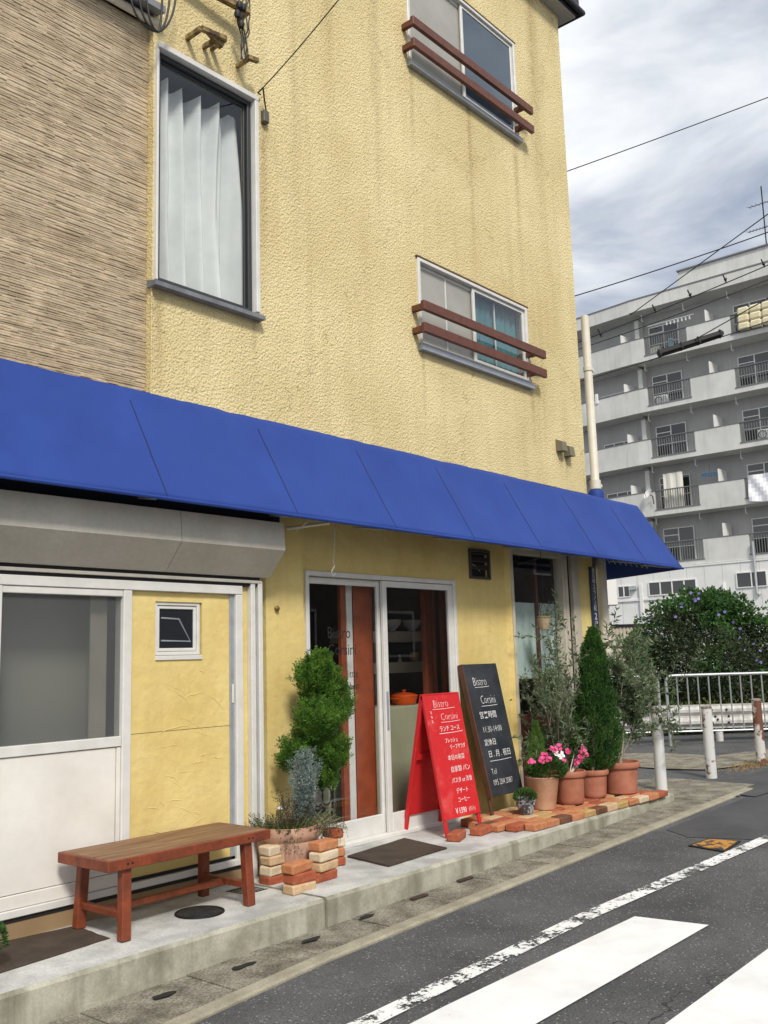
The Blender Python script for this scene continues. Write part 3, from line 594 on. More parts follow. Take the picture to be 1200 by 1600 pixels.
w = MB(); x0_, x1_, z0_, z1_ = WN; bars(w, x0_, x1_ - .01, z0_ + .03, z1_, YS + .03, YS + .06, .022, .003); bars(w, x0_ + .024, x1_ - .034, z0_ + .054, z1_ - .024, YS + .038, YS + .056, .02, .003); w.box((x0_ - .003, YS + .01, z0_), (x1_ - .004, YS + .06, z0_ + .028), .003)
sw = w.build('small_window', WHITE, SHOP)
# sub-parts go no deeper: the little pane belongs to the shop front
w = MB(); w.box((x0_ + .044, YS + .048, z0_ + .074), (x1_ - .054, YS + .052, z1_ - .044)); w.build('small_pane', DARKG, SHOP)
w = MB(); w.tube([(x0_ + .06, YS + .0472, 1.845), (3.76, YS + .0472, 1.84), (3.85, YS + .0472, 1.70), (x0_ + .06, YS + .0472, 1.705)], .006, 6); w.build('frame_reflection_line', ALU, SHOP)  # thin tube imitates the reflection of a frame in the small pane
w = MB(); w.box((4.241, YS + .03, .17), (4.31, YS + .06, 2.06)); w.build('jamb_infill', PLASTER, SHOP)
w = MB(); w.box((4.312, YS - .012, .17), (4.352, YS + .06, 2.10), .004); w.box((4.375, YS - .018, .17), (4.412, YS + .06, 2.10), .004); w.build('shutter_rail', WHITE, SHOP)
w = MB(); w.box((4.353, YS + .02, .17), (4.374, YS + .05, 2.10)); w.build('rail_slot', DARKGAP, SHOP)
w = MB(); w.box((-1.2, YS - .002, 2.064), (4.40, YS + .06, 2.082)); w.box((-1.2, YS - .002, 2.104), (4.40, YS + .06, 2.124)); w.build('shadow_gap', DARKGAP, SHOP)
w = MB(); w.box((-1.2, YS - .02, 2.083), (4.40, YS + .06, 2.103), .002); w.build('head_rail', BOXM, SHOP)
# shutter boxes
def sbox(xa, xb, nm):
    w = MB(); w.prism([(xa, .0, 2.50), (xa, -.27, 2.488), (xa, -.285, 2.30), (xa, -.125, 2.125), (xa, .0, 2.125)], (xb - xa, 0, 0)); return w.build(nm, BOXM, BLD)
sbox(2.442, 3.605, 'shutter_box'); sbox(3.609, 4.47, 'shutter_box'); sbox(-1.0, 2.436, 'shutter_box')
# ---- awning
ax0, ax1 = -1.0, 10.42
def awz(x): return 3.287 + (x - 2.5) * (-.0045)
def awb(x): return 2.525 + (x - 2.2) * (-.005)
AD = -.45
seams = [.2, 1.26, 2.32, 3.38, 4.44, 5.46, 6.47, 7.52, 8.58, 9.63, ax1]
def awn_pt(x, v):         # v 0 at wall, 1 at the front edge
    x0 = max([s for s in seams if s <= x] or [ax0]); x1 = min([s for s in seams if s > x] or [ax1]); u = (x - x0) / max(x1 - x0, .01)
    sag = .006 * mnoise.noise(Vector((x * 2.2, v * 1.5, 4))) + .0035 * mnoise.noise(Vector((x * 7 + v * 3, v * 3, 1))) + .022 * math.sin(math.pi * min(max(u, 0), 1)) * math.sin(math.pi * v)
    return Vector((x + (.12 * v * (x > ax1 - .01)), AD * v + sag, awz(x) + (awb(x) - awz(x)) * v - sag * .3))
m = MB(); NX, NV = 700, 20; vs = [awn_pt(ax0 + (ax1 - ax0) * i / NX, j / NV) for i in range(NX + 1) for j in range(NV + 1)]
m.add(vs, [(i * (NV + 1) + j, i * (NV + 1) + j + 1, (i + 1) * (NV + 1) + j + 1, (i + 1) * (NV + 1) + j) for i in range(NX) for j in range(NV)], True)
e1 = [awn_pt(ax1, 0), awn_pt(ax1, 1), Vector((ax1 + .02, 0, awb(ax1)))]
CAN = m.build('awning', AWN, BLD, recalc=False); md = CAN.modifiers.new('thick', 'SOLIDIFY'); md.thickness = .004
m = MB()
for s_ in seams[1:-1]:
    m = MB(); m.tube([awn_pt(s_ - .001, j / 8) + Vector((0, -.0005, -.0012)) for j in range(1, 9)], .0035, 5); m.build('awning_seam', material('navy_seam', (.006, .010, .06), .8), CAN)
m = MB(); m.tube([(ax0, AD - .004, awb(ax0) - .004), (ax1 + .12, AD - .004, awb(ax1) - .004)], .012, 8); m.build('awning_hem', AWN, CAN)
m = MB()
hz_ = awb(ax1); WR0, WF, WB_, WR1 = Vector((ax1, 0, awz(ax1))), Vector((ax1 + .12, AD, hz_)), Vector((11.19, .86, hz_)), Vector((10.86, .92, awz(ax1)))
m.add([WR0, WF, WB_, WR1], [(0, 1, 2, 3)]); m.build('awning_return', AWN, CAN)
m = MB(); m.tube([WF, WB_], .012, 6); m.build('awning_return_hem', AWN, CAN)
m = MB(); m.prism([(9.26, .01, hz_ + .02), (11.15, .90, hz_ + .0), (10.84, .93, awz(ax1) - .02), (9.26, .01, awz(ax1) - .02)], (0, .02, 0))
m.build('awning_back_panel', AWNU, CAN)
m = MB()
for s_ in seams: m.tube([(s_ - .03, -.02, awz(s_) - .20), (s_ - .03, AD + .07, awb(s_) + .03), (s_ - .03, AD + .08, awb(s_) + .005), (s_ - .03, -.03, awb(s_) + .06)], .009, 6)
m.tube([(ax0, AD + .08, awb(ax0) + .03), (ax1 + .05, AD + .08, awb(ax1) + .03)], .012, 8)
for i in range(9): x = 9.3 + i * .13; m.tube([(x, -.02, awb(x) + .30), (x + .01, -.06, awb(x) + .10), (x + .03, -.10, awb(x) + .02), (x + .05, -.08, awb(x) + .03)], .006, 6)
m.build('awning_strut', GALV, CAN)
m = MB(); m.box((-1.2, -.20, 2.492), (4.5, -.02, 2.56)); m.build('shade_band', AWNU, BLD)  # dark slab stands in for the shade between awning and shutter boxes
# support arm poking out right of the shutter box
m = MB(); a, b = Wl(448, 826, -.05), Wl(515, 817, -.30); m.tube([a, b], .012, 8); m.tube([Wl(448, 822, -.05), Wl(465, 828, -.1), Wl(480, 815, -.2)], .005, 6); m.build('awning_arm', CREAM, CAN)
# wall fixings high on the facade
BRK = material('rusty_painted_bracket', (.30, .21, .08), .7, (.08, .045, .02), 18, nlo=.42, nhi=.58)
def bracket(p0, p1, out, lip):
    a, b = Wl(*p0), Wl(*p1); w = MB(); o_ = Vector((0, -out, 0))
    w.beam(a, a + o_, .03, .03, (0, 0, 1)); w.beam(b, b + o_, .03, .03); w.beam(a + o_, b + o_, .03, .035, (0, -1, 0)); return w.build('service_bracket', BRK, BLD)
bracket((292, 60), (330, 76), .16, 0)
m = MB(); a = Wl(318, 74); m.beam(a, a + Vector((0, -.13, 0)), .028, .03); m.beam(a + Vector((-.06, -.13, .03)), a + Vector((.06, -.13, -.03)), .03, .04, (0, -1, 0)); m.build('service_bracket', BRK, BLD)
m = MB(); a = Wl(370, 104); m.beam(a, a + Vector((0, -.13, .0)), .026, .026); m.beam(a + Vector((-.01, -.13, .01)), a + Vector((.09, -.13, .03)), .03, .035, (0, -1, 0)); m.build('service_bracket', BRK, BLD)
m = MB(); a, b = Wl(310, -8), Wl(372, 30); m.beam(a + Vector((-.3, -.05, 0)), b + Vector((0, -.12, 0)), .045, .045, (0, -1, 0)); m.beam(b + Vector((0, -.12, 0)), b, .03, .03); m.build('service_bracket', BRK, BLD)
c = Wl(411, 186); m = MB(); m.box((c.x - .028, -.045, c.z - .045), (c.x + .028, 0, c.z + .055), .008); m.build('cable_box', material('grey_plastic_box', (.11, .10, .08), .6), BLD)
# cables near the top
def hang(p0, p1, sag, n=18, wob=0, seed=0):
    p0, p1 = Vector(p0), Vector(p1); out = []
    for i in range(n + 1):
        t = i / n; p = p0.lerp(p1, t); p.z -= sag * 4 * t * (1 - t); q = Vector((p.x * 3, p.z * 9, seed)); p += Vector((mnoise.noise(q), mnoise.noise(q + Vector((5, 0, 0))) * .5, mnoise.noise(q + Vector((0, 7, 0))))) * wob; out.append(p)
    return out
def cable(pts, r, label, grp=None, name='cable', n=6):
    m = MB(); m.tube(pts, r, n); return single(m, name, CABLE, label, 'cable', grp)
lowp = Wl(247, 50, -.14)
for i, px in enumerate((202, 216, 228, 254, 266, 276)):
    t = Wl(px, -30, -.14); mid = Wl(px * .8 + 247 * .2, 22, -.14)
    m = MB(); P0, P1, P2, P3 = t, Wl(px, 20, -.14), Wl(px * .55 + 247 * .45, 46, -.14), lowp
    pts = []
    for k in range(17):
        s = k / 16; pts.append(P0 * (1 - s) ** 3 + P1 * 3 * s * (1 - s) ** 2 + P2 * 3 * s * s * (1 - s) + P3 * s ** 3)
    cable(pts, .0075, ['outermost left strand of the black cable loop above the picture window', 'second strand from the left in the black cable loop above the picture window', 'third strand from the left in the black cable loop above the picture window', 'third strand from the right in the black cable loop above the picture window', 'second strand from the right in the black cable loop above the picture window', 'outermost right strand of the black cable loop above the picture window'][i], 'strands of the hanging cable loop')
m = MB()
for k in range(5): m.tube(hang(Wl(378 + k * 2, 95 - k * 3, -.13), Wl(372 + 5 * k, -25, -.14), 0, 24, .035, k), .005, 6)
for q, (px, py) in enumerate(((371, 22), (377, 38), (374, 8), (380, 12))): m.lathe(Wl(px, py, -.15), [(0, -.03), (.018, -.025), (.026, 0), (.018, .025), (0, .03)], 12)
single(m, 'cable_bundle', CABLE, 'tangled black service wires and insulators hanging beside the wall brackets', 'cable')
m = MB(); m.tube([Wl(407, 148, -.02), Wl(403, 145, -.05), Wl(411, 137, -.1)], .006, 6); m.tube(hang(Wl(411, 137, -.1), Wl(560, -40, -1.2), .02, 20), .0045, 6); m.tube([Wl(411, 137, -.1), Wl(413, 155, -.04), Wl(416, 175, -.03), Wl(415, 192, -.03)], .006, 6)
single(m, 'service_wire', CABLE, 'thin black wire running from the small wall box up across the yellow wall', 'cable')
# ---- cream pole beside the corner
px_, py_ = 9.62, .1
e_ = thing('steel_pole', 'tall cream painted steel pole standing at the building corner behind the awning', 'pole', (px_, py_, gz(px_)))
m = MB(); m.lathe((px_, py_, 0), [(.058, gz(px_) - .05), (.058, 3.22), (.047, 3.24), (.047, 5.36), (.044, 5.40), (0, 5.41)], 24); m.build('shaft', CREAM, e_)
m = MB(); m.lathe((px_, py_, 0), [(.058, 3.12), (.088, 3.17), (.088, 3.33), (.07, 3.36), (.05, 3.365)], 24); m.build('blue_collar', AWN, e_)
m = MB(); m.lathe((px_, py_, 0), [(.048, 3.37), (.062, 3.37), (.062, 3.47), (.048, 3.47)], 20); m.box((px_ + .03, py_ - .02, 3.40), (px_ + .13, py_ + .02, 3.44), .004); m.build('band', CREAM, e_)
m = MB(); m.lathe((px_, py_, 0), [(.048, 4.74), (.056, 4.74), (.056, 4.79), (.048, 4.79)], 20); m.box((px_ + .03, py_ - .03, 4.74), (px_ + .09, py_ + .03, 4.79), .004); m.build('band', CREAM, e_)
# ---- address plate on the corner
NAVY = material('navy_plate', (.012, .028, .065), .45)
e_ = thing('address_sign', 'narrow navy street address plate with white writing on the yellow corner', 'sign', (9.21, -.02, 1.84))
m = MB(); m.box((9.15, -.025, 1.84), (9.275, -.008, 2.46), .003); m.build('plate', NAVY, e_)
WINK = material('white_lettering', (.75, .75, .72), .7)
for i, ch in enumerate('東長崎エラノ上町'): text(ch, .062, (9.2125, -.0255, 2.405 - i * .058), (1, 0, 0), (0, 0, 1), WINK, e_, align='CENTER', name='lettering')
text('2', .10, (9.2125, -.0255, 1.905), (1, 0, 0), (0, 0, 1), WINK, e_, align='CENTER')
text('丁目', .034, (9.2125, -.0255, 1.862), (1, 0, 0), (0, 0, 1), WINK, e_, align='CENTER')

# ---- restaurant interior seen through the glass
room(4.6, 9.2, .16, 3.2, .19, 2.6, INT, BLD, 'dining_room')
POST = material('red_brown_post', (.33, .075, .027), .55, (.24, .052, .018), 9, fine=.08)
def inner(a, b, mat, name, label, cat, bev=.004):
    m = MB(); m.box(a, b, bev); return single(m, name, mat, label, cat)
inner((Wl(556, 1100, .2).x, .20, .2), (Wl(586, 1100, .2).x, .26, 2.55), POST, 'timber_post', 'wide red-brown timber post just inside the left sliding door', 'post')
inner((Wl(545, 1100, .2).x, .20, .2), (Wl(554, 1100, .2).x, .23, 2.55), WHITE, 'inner_post', 'narrow white upright just inside the left sliding door', 'post')
inner((Wl(536, 1100, .2).x, .20, .2), (Wl(544, 1100, .2).x, .24, 2.55), POST, 'timber_post', 'slim red-brown upright left of the white one inside the door', 'post')
inner((Wl(665, 1000, .5).x, .50, .2), (Wl(675, 1000, .5).x, .55, 2.55), POST, 'timber_post', 'red-brown post inside the right door at the end of the shelves', 'post')
inner((Wl(678, 1000, .5).x, .50, .2), (Wl(682, 1000, .5).x, .54, 2.55), POST, 'timber_post', 'thin red-brown strip beside the shelf-end post inside the right door', 'post')
inner((Wl(694, 1000, .5).x, .50, .2), (Wl(702, 1000, .5).x, .55, 2.55), POST, 'timber_post', 'red-brown post inside the door nearest the right door frame', 'post')
SHELF = material('cream_shelf', (.52, .47, .37), .7)
for i, (pa, pb) in enumerate((((608, 1003), (670, 998)), ((608, 1052), (667, 1047)))):
    a, b = Wl(*pa, 1.0), Wl(*pb, 1.0); m = MB(); n = 14
    for k in range(n):
        u0, u1 = k / n, (k + 1) / n; X0, X1 = a.x - .5 + (b.x - a.x + .5) * u0, a.x - .5 + (b.x - a.x + .5) * u1; h = .012 * math.sin(u0 * 3)
        m.box((X0, 1.0 - h, a.z - .0), (X1 + .0005, 1.30, a.z + .10))
    single(m, 'shelf', SHELF, ['cream shelf with white bowls, the upper of the two inside the door', 'cream shelf with small glasses, the lower of the two inside the door'][i], 'shelf', 'shelves inside the shop door')
sz1 = Wl(640, 1001, 1.0).z + .10; sz2 = Wl(640, 1050, 1.0).z + .10
CER = material('white_ceramic', (.72, .72, .70), .25)
for i, px in enumerate((615, 646)):
    p = Wl(px, 990, 1.08); m = MB(); m.lathe((p.x, 1.10, sz1), [(.035, .001), (.035, .012), (.05, .02), (.085, .06), (.10, .105), (.094, .105), (.078, .062), (.04, .028), (0, .026)], 28)
    single(m, 'bowl', CER, ['white footed bowl on the upper shelf, the left one', 'white footed bowl on the upper shelf, the right one'][i], 'bowl', 'white bowls on the upper shelf')
p = Wl(650, 1035, 1.08); m = MB(); m.lathe((p.x, 1.10, sz2), [(.03, .001), (.045, .02), (.05, .07), (.04, .09), (.036, .09), (.044, .07), (.03, .01), (0, .01)], 20); single(m, 'glass_cup', material('amber_glass', (.5, .33, .10), .15, spec=.8), 'amber glass cup on the lower shelf', 'cup')
p = Wl(627, 1037, 1.08); m = MB(); m.lathe((p.x, 1.10, sz2), [(.02, .001), (.02, .03), (.012, .04), (.012, .07), (0, .07)], 16); single(m, 'salt_shaker', material('steel_shaker', (.5, .5, .5), .3, metal=.7), 'small silvery shaker on the lower shelf', 'shaker')
CLOTHG = material('sage_counter_cloth', (.30, .31, .20), .9, (.36, .37, .25), 2)
p0, p1 = Wl(607, 1106, .45), Wl(690, 1100, .45)
m = MB(); m.box((5.6, .45, .2), (7.0, .95, p0.z), .006); single(m, 'counter', CLOTHG, 'sage green cloth covered counter just inside the right sliding door', 'counter')
cz_ = p0.z; p = Wl(637, 1098, .62)
e_ = thing('casserole_pot', 'orange-red enamel casserole standing on the counter inside the door', 'pot', (p.x, .66, cz_))
OR = material('orange_enamel', (.75, .10, .015), .25)
m = MB(); m.lathe((p.x, .66, cz_), [(.0, .002), (.095, .002), (.11, .02), (.125, .075), (.12, .075), (.10, .05), (0, .04)], 32); m.build('body', OR, e_)
m = MB(); m.lathe((p.x, .66, cz_), [(.127, .076), (.125, .086), (.08, .102), (.03, .110), (.010, .112), (.010, .120), (.02, .125), (.02, .133), (0, .136)], 32); m.build('lid', OR, e_)
for s_ in (-1, 1):
    m = MB(); m.tube([(p.x + s_ * .115, .66 - .03, cz_ + .058), (p.x + s_ * .15, .66 - .03, cz_ + .062), (p.x + s_ * .155, .66, cz_ + .062), (p.x + s_ * .15, .66 + .03, cz_ + .062), (p.x + s_ * .115, .66 + .03, cz_ + .058)], .008, 8); m.build('handle', OR, e_)
DGC = material('dark_green_curtain', (.020, .045, .035), .95, (.03, .06, .045), 5)
o = curtain(5.7, 7.0, cz_ + .02, sz2 - .12, 1.05, DGC, None, 'inner_curtain', amp=.012, nf=16, seed=6); tag(o, 'dark green gathered curtain hanging below the lower shelf inside the door', 'curtain')
LC = material('pale_grey_drape', (.33, .31, .29), .9, (.42, .40, .37), 3)
o = curtain(4.98, 5.36, .24, 1.28, .30, LC, None, 'drape', amp=.03, nf=3, seed=9); tag(o, 'pale grey drape behind the left door pane, lower half', 'curtain')
# wrought iron chair back behind the left door
e_ = thing('iron_chair', 'black wrought iron chair just inside the left door pane', 'chair', (5.25, .42, .19))
m = MB(); cx, cy = 5.27, .24
m.tube([(cx - .15, cy, .45), (cx - .16, cy, .62), (cx, cy - .01, .66), (cx + .16, cy, .62), (cx + .15, cy, .45)], .010, 6)
for k in range(3): m.tube([(cx - .09 + .09 * k + .05 * math.cos(a), cy, .55 + .07 * math.sin(a)) for a in [2 * math.pi * q / 14 for q in range(15)]], .006, 6)
m.build('backrest', METD, e_)
m = MB(); m.lathe((cx, cy + .19, .42), [(0, 0), (.17, 0), (.19, .015), (.19, .03), (.17, .035), (0, .035)], 24); m.build('seat', METD, e_)
for sx_ in (-1, 1):
    for sy_ in (0, 1): m = MB(); m.tube([(cx + sx_ * .14, cy + .36 * sy_, .43), (cx + sx_ * .16, cy + .38 * sy_, .2)], .009, 6); m.build('leg', METD, e_)
# ------------------------------------------------------------------ bench
bz = .18
F0_, F1_ = Gz(176, 1466, bz), Gz(389, 1411, bz)
fx0, fx1, fy = 2.86, 3.77, -.655
def P_(px, py, z): return Gz(px, py, z)
A_, B_, C_, D_ = P_(160, 1352, bz + .45), P_(418, 1293, bz + .45), P_(358, 1277, bz + .45), P_(97, 1330, bz + .45)
bx0, bx1, by0, by1 = 2.885, 3.985, -.64, -.165
e_ = thing('bench', 'red-orange wooden bench with worn brown plank top on the pavement platform', 'bench', ((bx0 + bx1) / 2, (by0 + by1) / 2, bz))
TOPW = material('worn_bench_top', (.13, .06, .026), .7, (.27, .16, .08), 16, bump=.3, bscale=50, bdist=.003, fine=.25)
zt = bz + .405
def stretchmat(mt):       # grain runs along the bench
    t = mt.node_tree; geo = [n for n in t.nodes if n.type == 'NEW_GEOMETRY'][0]
    mp_ = t.nodes.new('ShaderNodeMapping'); mp_.inputs['Scale'].default_value = (.12, 1.6, 1.6)
    for l in list(t.links):
        if l.from_node == geo and l.from_socket.name == 'Position': t.links.new(mp_.outputs[0], l.to_socket)
    t.links.new(geo.outputs['Position'], mp_.inputs[0])
stretchmat(TOPW)
m = MB(); m.box((bx0 + .022, by0 + .022, zt - .03), (bx1 - .022, by1 - .022, zt + .002), .003); m.build('seat', TOPW, e_)
m = MB(); m.box((bx0, by0, zt - .055), (bx1, by0 + .022, zt), .004); m.box((bx0, by1 - .022, zt - .055), (bx1, by1, zt), .004); m.box((bx0, by0 + .0225, zt - .055), (bx0 + .022, by1 - .0225, zt), .004); m.box((bx1 - .022, by0 + .0225, zt - .055), (bx1, by1 - .0225, zt), .004); m.build('apron', WOOD, e_)
lx = (bx0 + .13, bx1 - .155)
for X_ in lx:
    for Y_, s_ in ((by0 + .05, -1), (by1 - .05, 1)):
        m = MB(); m.beam((X_ + (-.012 if X_ == lx[0] else .012), Y_ + s_ * .02, bz), (X_, Y_, zt - .03), .055, .05, (0, 1, 0), .004); m.build('leg', WOOD, e_)
    m = MB(); m.box((X_ - .02, by0 + .06, bz + .10), (X_ + .02, by1 - .06, bz + .135), .003); m.build('stretcher', WOOD, e_)
m = MB(); ym = (by0 + by1) / 2; m.box((lx[0] + .021, ym - .02, bz + .10), (lx[1] - .021, ym + .02, bz + .132), .003); m.build('stretcher', WOOD, e_)
for X_ in lx:
    for q in (-.014, .014):
        m = MB(); c = (X_ + q, by0 - .0005, zt - .028); m.lathe((0, 0, 0), [(0, .003), (.005, .002), (.006, 0)], 10); m.v = [Vector((c[0] + p.x, c[1] - p.z, c[2] + p.y)) for p in m.v]; m.build('bolt', METD, e_)

# ------------------------------------------------------------------ mats
DOORM = material('brown_doormat', (.045, .030, .020), 1, (.075, .052, .036), 6, bump=1.0, bscale=160, bdist=.006, fine=.35)
def flatmat(pts, z, label, name='doormat', lift=.012):
    m = MB(); P = [Gz(px, py, z) for px, py in pts]; n = 10; rgx = random.Random(5)
    edge = []
    for i in range(4):
        a, b = P[i], P[(i + 1) % 4]
        for k in range(n): q = a.lerp(b, k / n); edge.append((q.x + rgx.uniform(-.003, .003), q.y + rgx.uniform(-.003, .003), z + .0015))
    m.prism(edge, (0, 0, lift)); return single(m, name, DOORM, label, 'doormat')
flatmat([(543, 1340), (607, 1355), (698, 1327), (632, 1312)], .193, 'dark brown coir doormat in front of the sliding doors')
flatmat([(-120, 1560), (-20, 1530), (171, 1470), (118, 1450), (-60, 1490)][1:], .166, 'brown worn rubber mat at the far left beside the bench leg')

# ------------------------------------------------------------------ sign boards
RED = material('red_painted_board', (.58, .016, .020), .55, (.68, .10, .09), 7, fine=.08, bscale=35, nlo=.54, nhi=.78); REDW = material('red_painted_wood', (.55, .016, .020), .45, (.66, .05, .05), 24, nlo=.6, nhi=.8, fine=.06)
BLK = material('black_chalkboard', (.012, .016, .022), .6, (.040, .044, .052), 3.5, fine=.2, bscale=30); BRW = material('dark_brown_wood', (.12, .045, .02), .6, (.07, .03, .015), 9)
CHALK = material('white_chalk', (.80, .78, .76), .95)
pz = .192
fl, fr_, bl, br = Gz(698, 1310, pz), Gz(750, 1297, pz), Gz(633, 1303, pz), Gz(688, 1288, pz)
fyv = (fl.y + fr_.y) / 2; byv = (bl.y + br.y) / 2; xl, xr = (fl.x + bl.x) / 2, (fr_.x + br.x) / 2 + .02; yr = (fyv + byv) / 2 - .01
tl = Wl(658, 1088, yr); zt = tl.z; xl = (xl + tl.x) / 2 - .0; xr = xl + .47
e_ = thing('sandwich_board', 'red A-frame menu board with white handwriting in front of the glass door', 'sign board', ((xl + xr) / 2, yr, pz))
def panel_frame(ya, mat_b, mat_f, parent, front=True, x0=xl, x1=xr, zbot=.13, ztop=None, ytop=None, t=.018, name='panel'):
    ztop = ztop or zt; ytop = ytop if ytop is not None else yr
    bot = Vector((0, ya, pz)); top = Vector((0, ytop, ztop)); d = (top - bot); Ln = d.length; d.normalize()
    for X_ in (x0 + .015, x1 - .015):
        m = MB(); m.beam(Vector((X_, bot.y, bot.z)), Vector((X_, top.y, top.z)), .030, .024, (0, -1, 0), .003); m.build('leg', mat_f, parent)
    m = MB(); a = bot + d * zbot; b = top - d * .0; n = Vector((0, -d.z, d.y)) * (1 if front else -1)
    if n.y > 0 and front: n = -n
    m.beam(Vector(((x0 + x1) / 2, a.y, a.z)) + n * .016, Vector(((x0 + x1) / 2, b.y, b.z)) + n * .016, x1 - x0, .007, (0, -1, 0), .002); m.build(name, mat_b, parent)
    return d, n, top
d, n, top = panel_frame(fyv, RED, REDW, e_)
d2, n2, top2 = panel_frame(byv, RED, REDW, e_, front=False)
m = MB(); m.box((xl, yr - .02, zt - .004), (xr, yr + .02, zt + .014), .003); m.build('top_rail', REDW, e_)
for ya, dd in ((fyv, 1), (byv, -1)):
    m = MB(); q = .55; y_ = ya + (yr - ya) * q; z_ = pz + (zt - pz) * q; m.box((xl + .031, y_ - .01, z_ - .02), (xr - .031, y_ + .01, z_ + .02), .002); m.build('cross_rail', REDW, e_)
ug = d
def on_panel(u, v, off=.0200): return Vector((xl + u, top.y, top.z)) - d * v + n * off
BH = (top - Vector((0, fyv, pz))).length
def chalk(lines, f, parent, mat, jit=.10, k=1.0):
    for s_, sz, u, v, wx in lines:
        v = v * k; sz = sz * (k ** .5)
        text(s_, sz * .93, f(u, v), (1, 0, 0), ug, mat, parent, name='writing', wx=wx, thick=-sz * (.022 if ord(s_[0]) < 256 else .006), jit=jit)
def underline(u0, u1, v, f, parent, mat):
    m = MB(); a, b = f(u0, v), f(u1, v - .004); m.tube([a, a.lerp(b, .5) - ug * .003, b], .0024, 5); m.build('underline', mat, parent)
PK = material('pale_pink_chalk', (.85, .62, .60), .95)
W_ = xr - xl
chalk([('Bistro', .105, .10, .125, .95), ('Corsini', .098, .17, .255, .95)], on_panel, e_, PK, .05, .80)
chalk([('ランチ コース', .060, .13, .36, .85), ('フレッシュ', .052, .17, .475, .8), ('リーフサラダ', .052, .22, .54, .8), ('本日の前菜', .056, .17, .645, .95), ('自家製 パン', .062, .18, .76, .95), ('パスタ or 洋食', .058, .17, .865, .85), ('デザート', .054, .20, .965, .9), ('コーヒー', .054, .20, 1.05, .9), ('￥1390', .075, .14, 1.155, .8), ('(税込)', .05, .32, 1.15, .8)], on_panel, e_, CHALK, .018, .80)
underline(.09, .38, .114, on_panel, e_, PK); underline(.17, .42, .220, on_panel, e_, PK); underline(.12, .43, .306, on_panel, e_, CHALK)
for k in range(3):
    m = MB(); a = on_panel(.05, .13 + .035 * k); m.tube([a, a + Vector((.015, 0, 0)), a + Vector((.008, 0, 0)) - ug * .016, a + Vector((.02, 0, 0)) - ug * .015], .0022, 5); m.build('paint_mark', CHALK, e_)
# weathered black board leaning on the wall
q0, q1 = Gz(770, 1276, pz + .05), Gz(803, 1266, pz + .05)
kx0, kx1 = Wl(722, 1040, -.02).x, Wl(775, 1038, -.02).x; kzt = Wl(748, 1038, -.02).z
kyb = -.255; ytopk = .0
e_ = thing('chalkboard', 'tall black chalkboard with opening hours leaning against the yellow wall', 'sign board', ((kx0 + kx1) / 2, kyb, pz + .06))
pzs = pz; pz = pz + .055
d, n, top = panel_frame(kyb, BLK, BRW, e_, x0=kx0, x1=kx1, zbot=.14, ztop=kzt, ytop=ytopk, name='board'); ug = d
xl_s = xl; xl = kx0
m = MB(); m.beam(Vector((kx0 - .006, kyb + .0, pz + .14)) , Vector((kx0 - .006, ytopk, kzt)), .012, .05, (0, -1, 0), .002); m.build('side_frame', BRW, e_)
CH2 = CHALK
chalk([('Bistro', .115, .10, .19, .8), ('Corsini', .115, .16, .35, .72), ('営業時間', .072, .10, .47, .95), ('11:30-14:00', .082, .10, .595, .80), ('定休日', .066, .09, .70, .95), ('日 . 月 . 祝日', .070, .11, .80, .95), ('Tel', .075, .10, .945, .9), ('095 204 2087', .075, .10, 1.035, .75)], on_panel, e_, CH2, .025)
underline(.12, .33, .205, on_panel, e_, CH2); underline(.16, .40, .37, on_panel, e_, CH2); underline(.12, .44, .835, on_panel, e_, CH2)
pz = pzs; xl = xl_s

# ------------------------------------------------------------------ bricks
BR = {'red': material('red_brick', (.30, .065, .028), .9, (.38, .11, .05), 22, bump=.5, bscale=70, bdist=.004, fine=.12), 'orange': material('orange_brick', (.42, .15, .06), .9, (.50, .22, .10), 20, bump=.5, bscale=70, bdist=.004, fine=.12),
      'buff': material('buff_brick', (.50, .32, .17), .9, (.58, .42, .26), 18, bump=.5, bscale=70, bdist=.004, fine=.1), 'pale': material('pale_brick', (.55, .43, .28), .9, (.62, .52, .38), 18, bump=.5, bscale=70, bdist=.004, fine=.1), 'dark': material('dark_brick', (.10, .040, .022), .9, (.17, .07, .035), 18, bump=.5, bscale=70, bdist=.004, fine=.15), 'yellow': material('yellow_brick', (.52, .34, .13), .9, (.42, .26, .10), 18, bump=.5, bscale=70, bdist=.004, fine=.1)}
def brick(x, y, z, l, w, h, ang, col, label, grp):
    m = MB(); m.box((-l / 2, -w / 2, 0), (l / 2, w / 2, h), .008)
    rb = random.Random(int(x * 1000 + y * 777)); m.v = [p + Vector((rb.uniform(-1, 1), rb.uniform(-1, 1), rb.uniform(-1, 1) * .6)) * .0045 for p in m.v]
    import bmesh
    o = m.build('brick', BR[col]); bm = bmesh.new(); bm.from_mesh(o.data); bmesh.ops.remove_doubles(bm, verts=bm.verts, dist=.0001); bmesh.ops.bevel(bm, geom=[e for e in bm.edges], offset=.003, segments=1, affect='EDGES'); bm.to_mesh(o.data); bm.free()
    o.location = (x, y, z); o.rotation_euler = (0, 0, ang); return tag(o, label, 'brick', grp)
ORD = ['first', 'second', 'third', 'fourth', 'fifth', 'sixth', 'seventh', 'eighth', 'ninth', 'tenth', 'eleventh', 'twelfth', 'thirteenth', 'fourteenth', 'fifteenth']
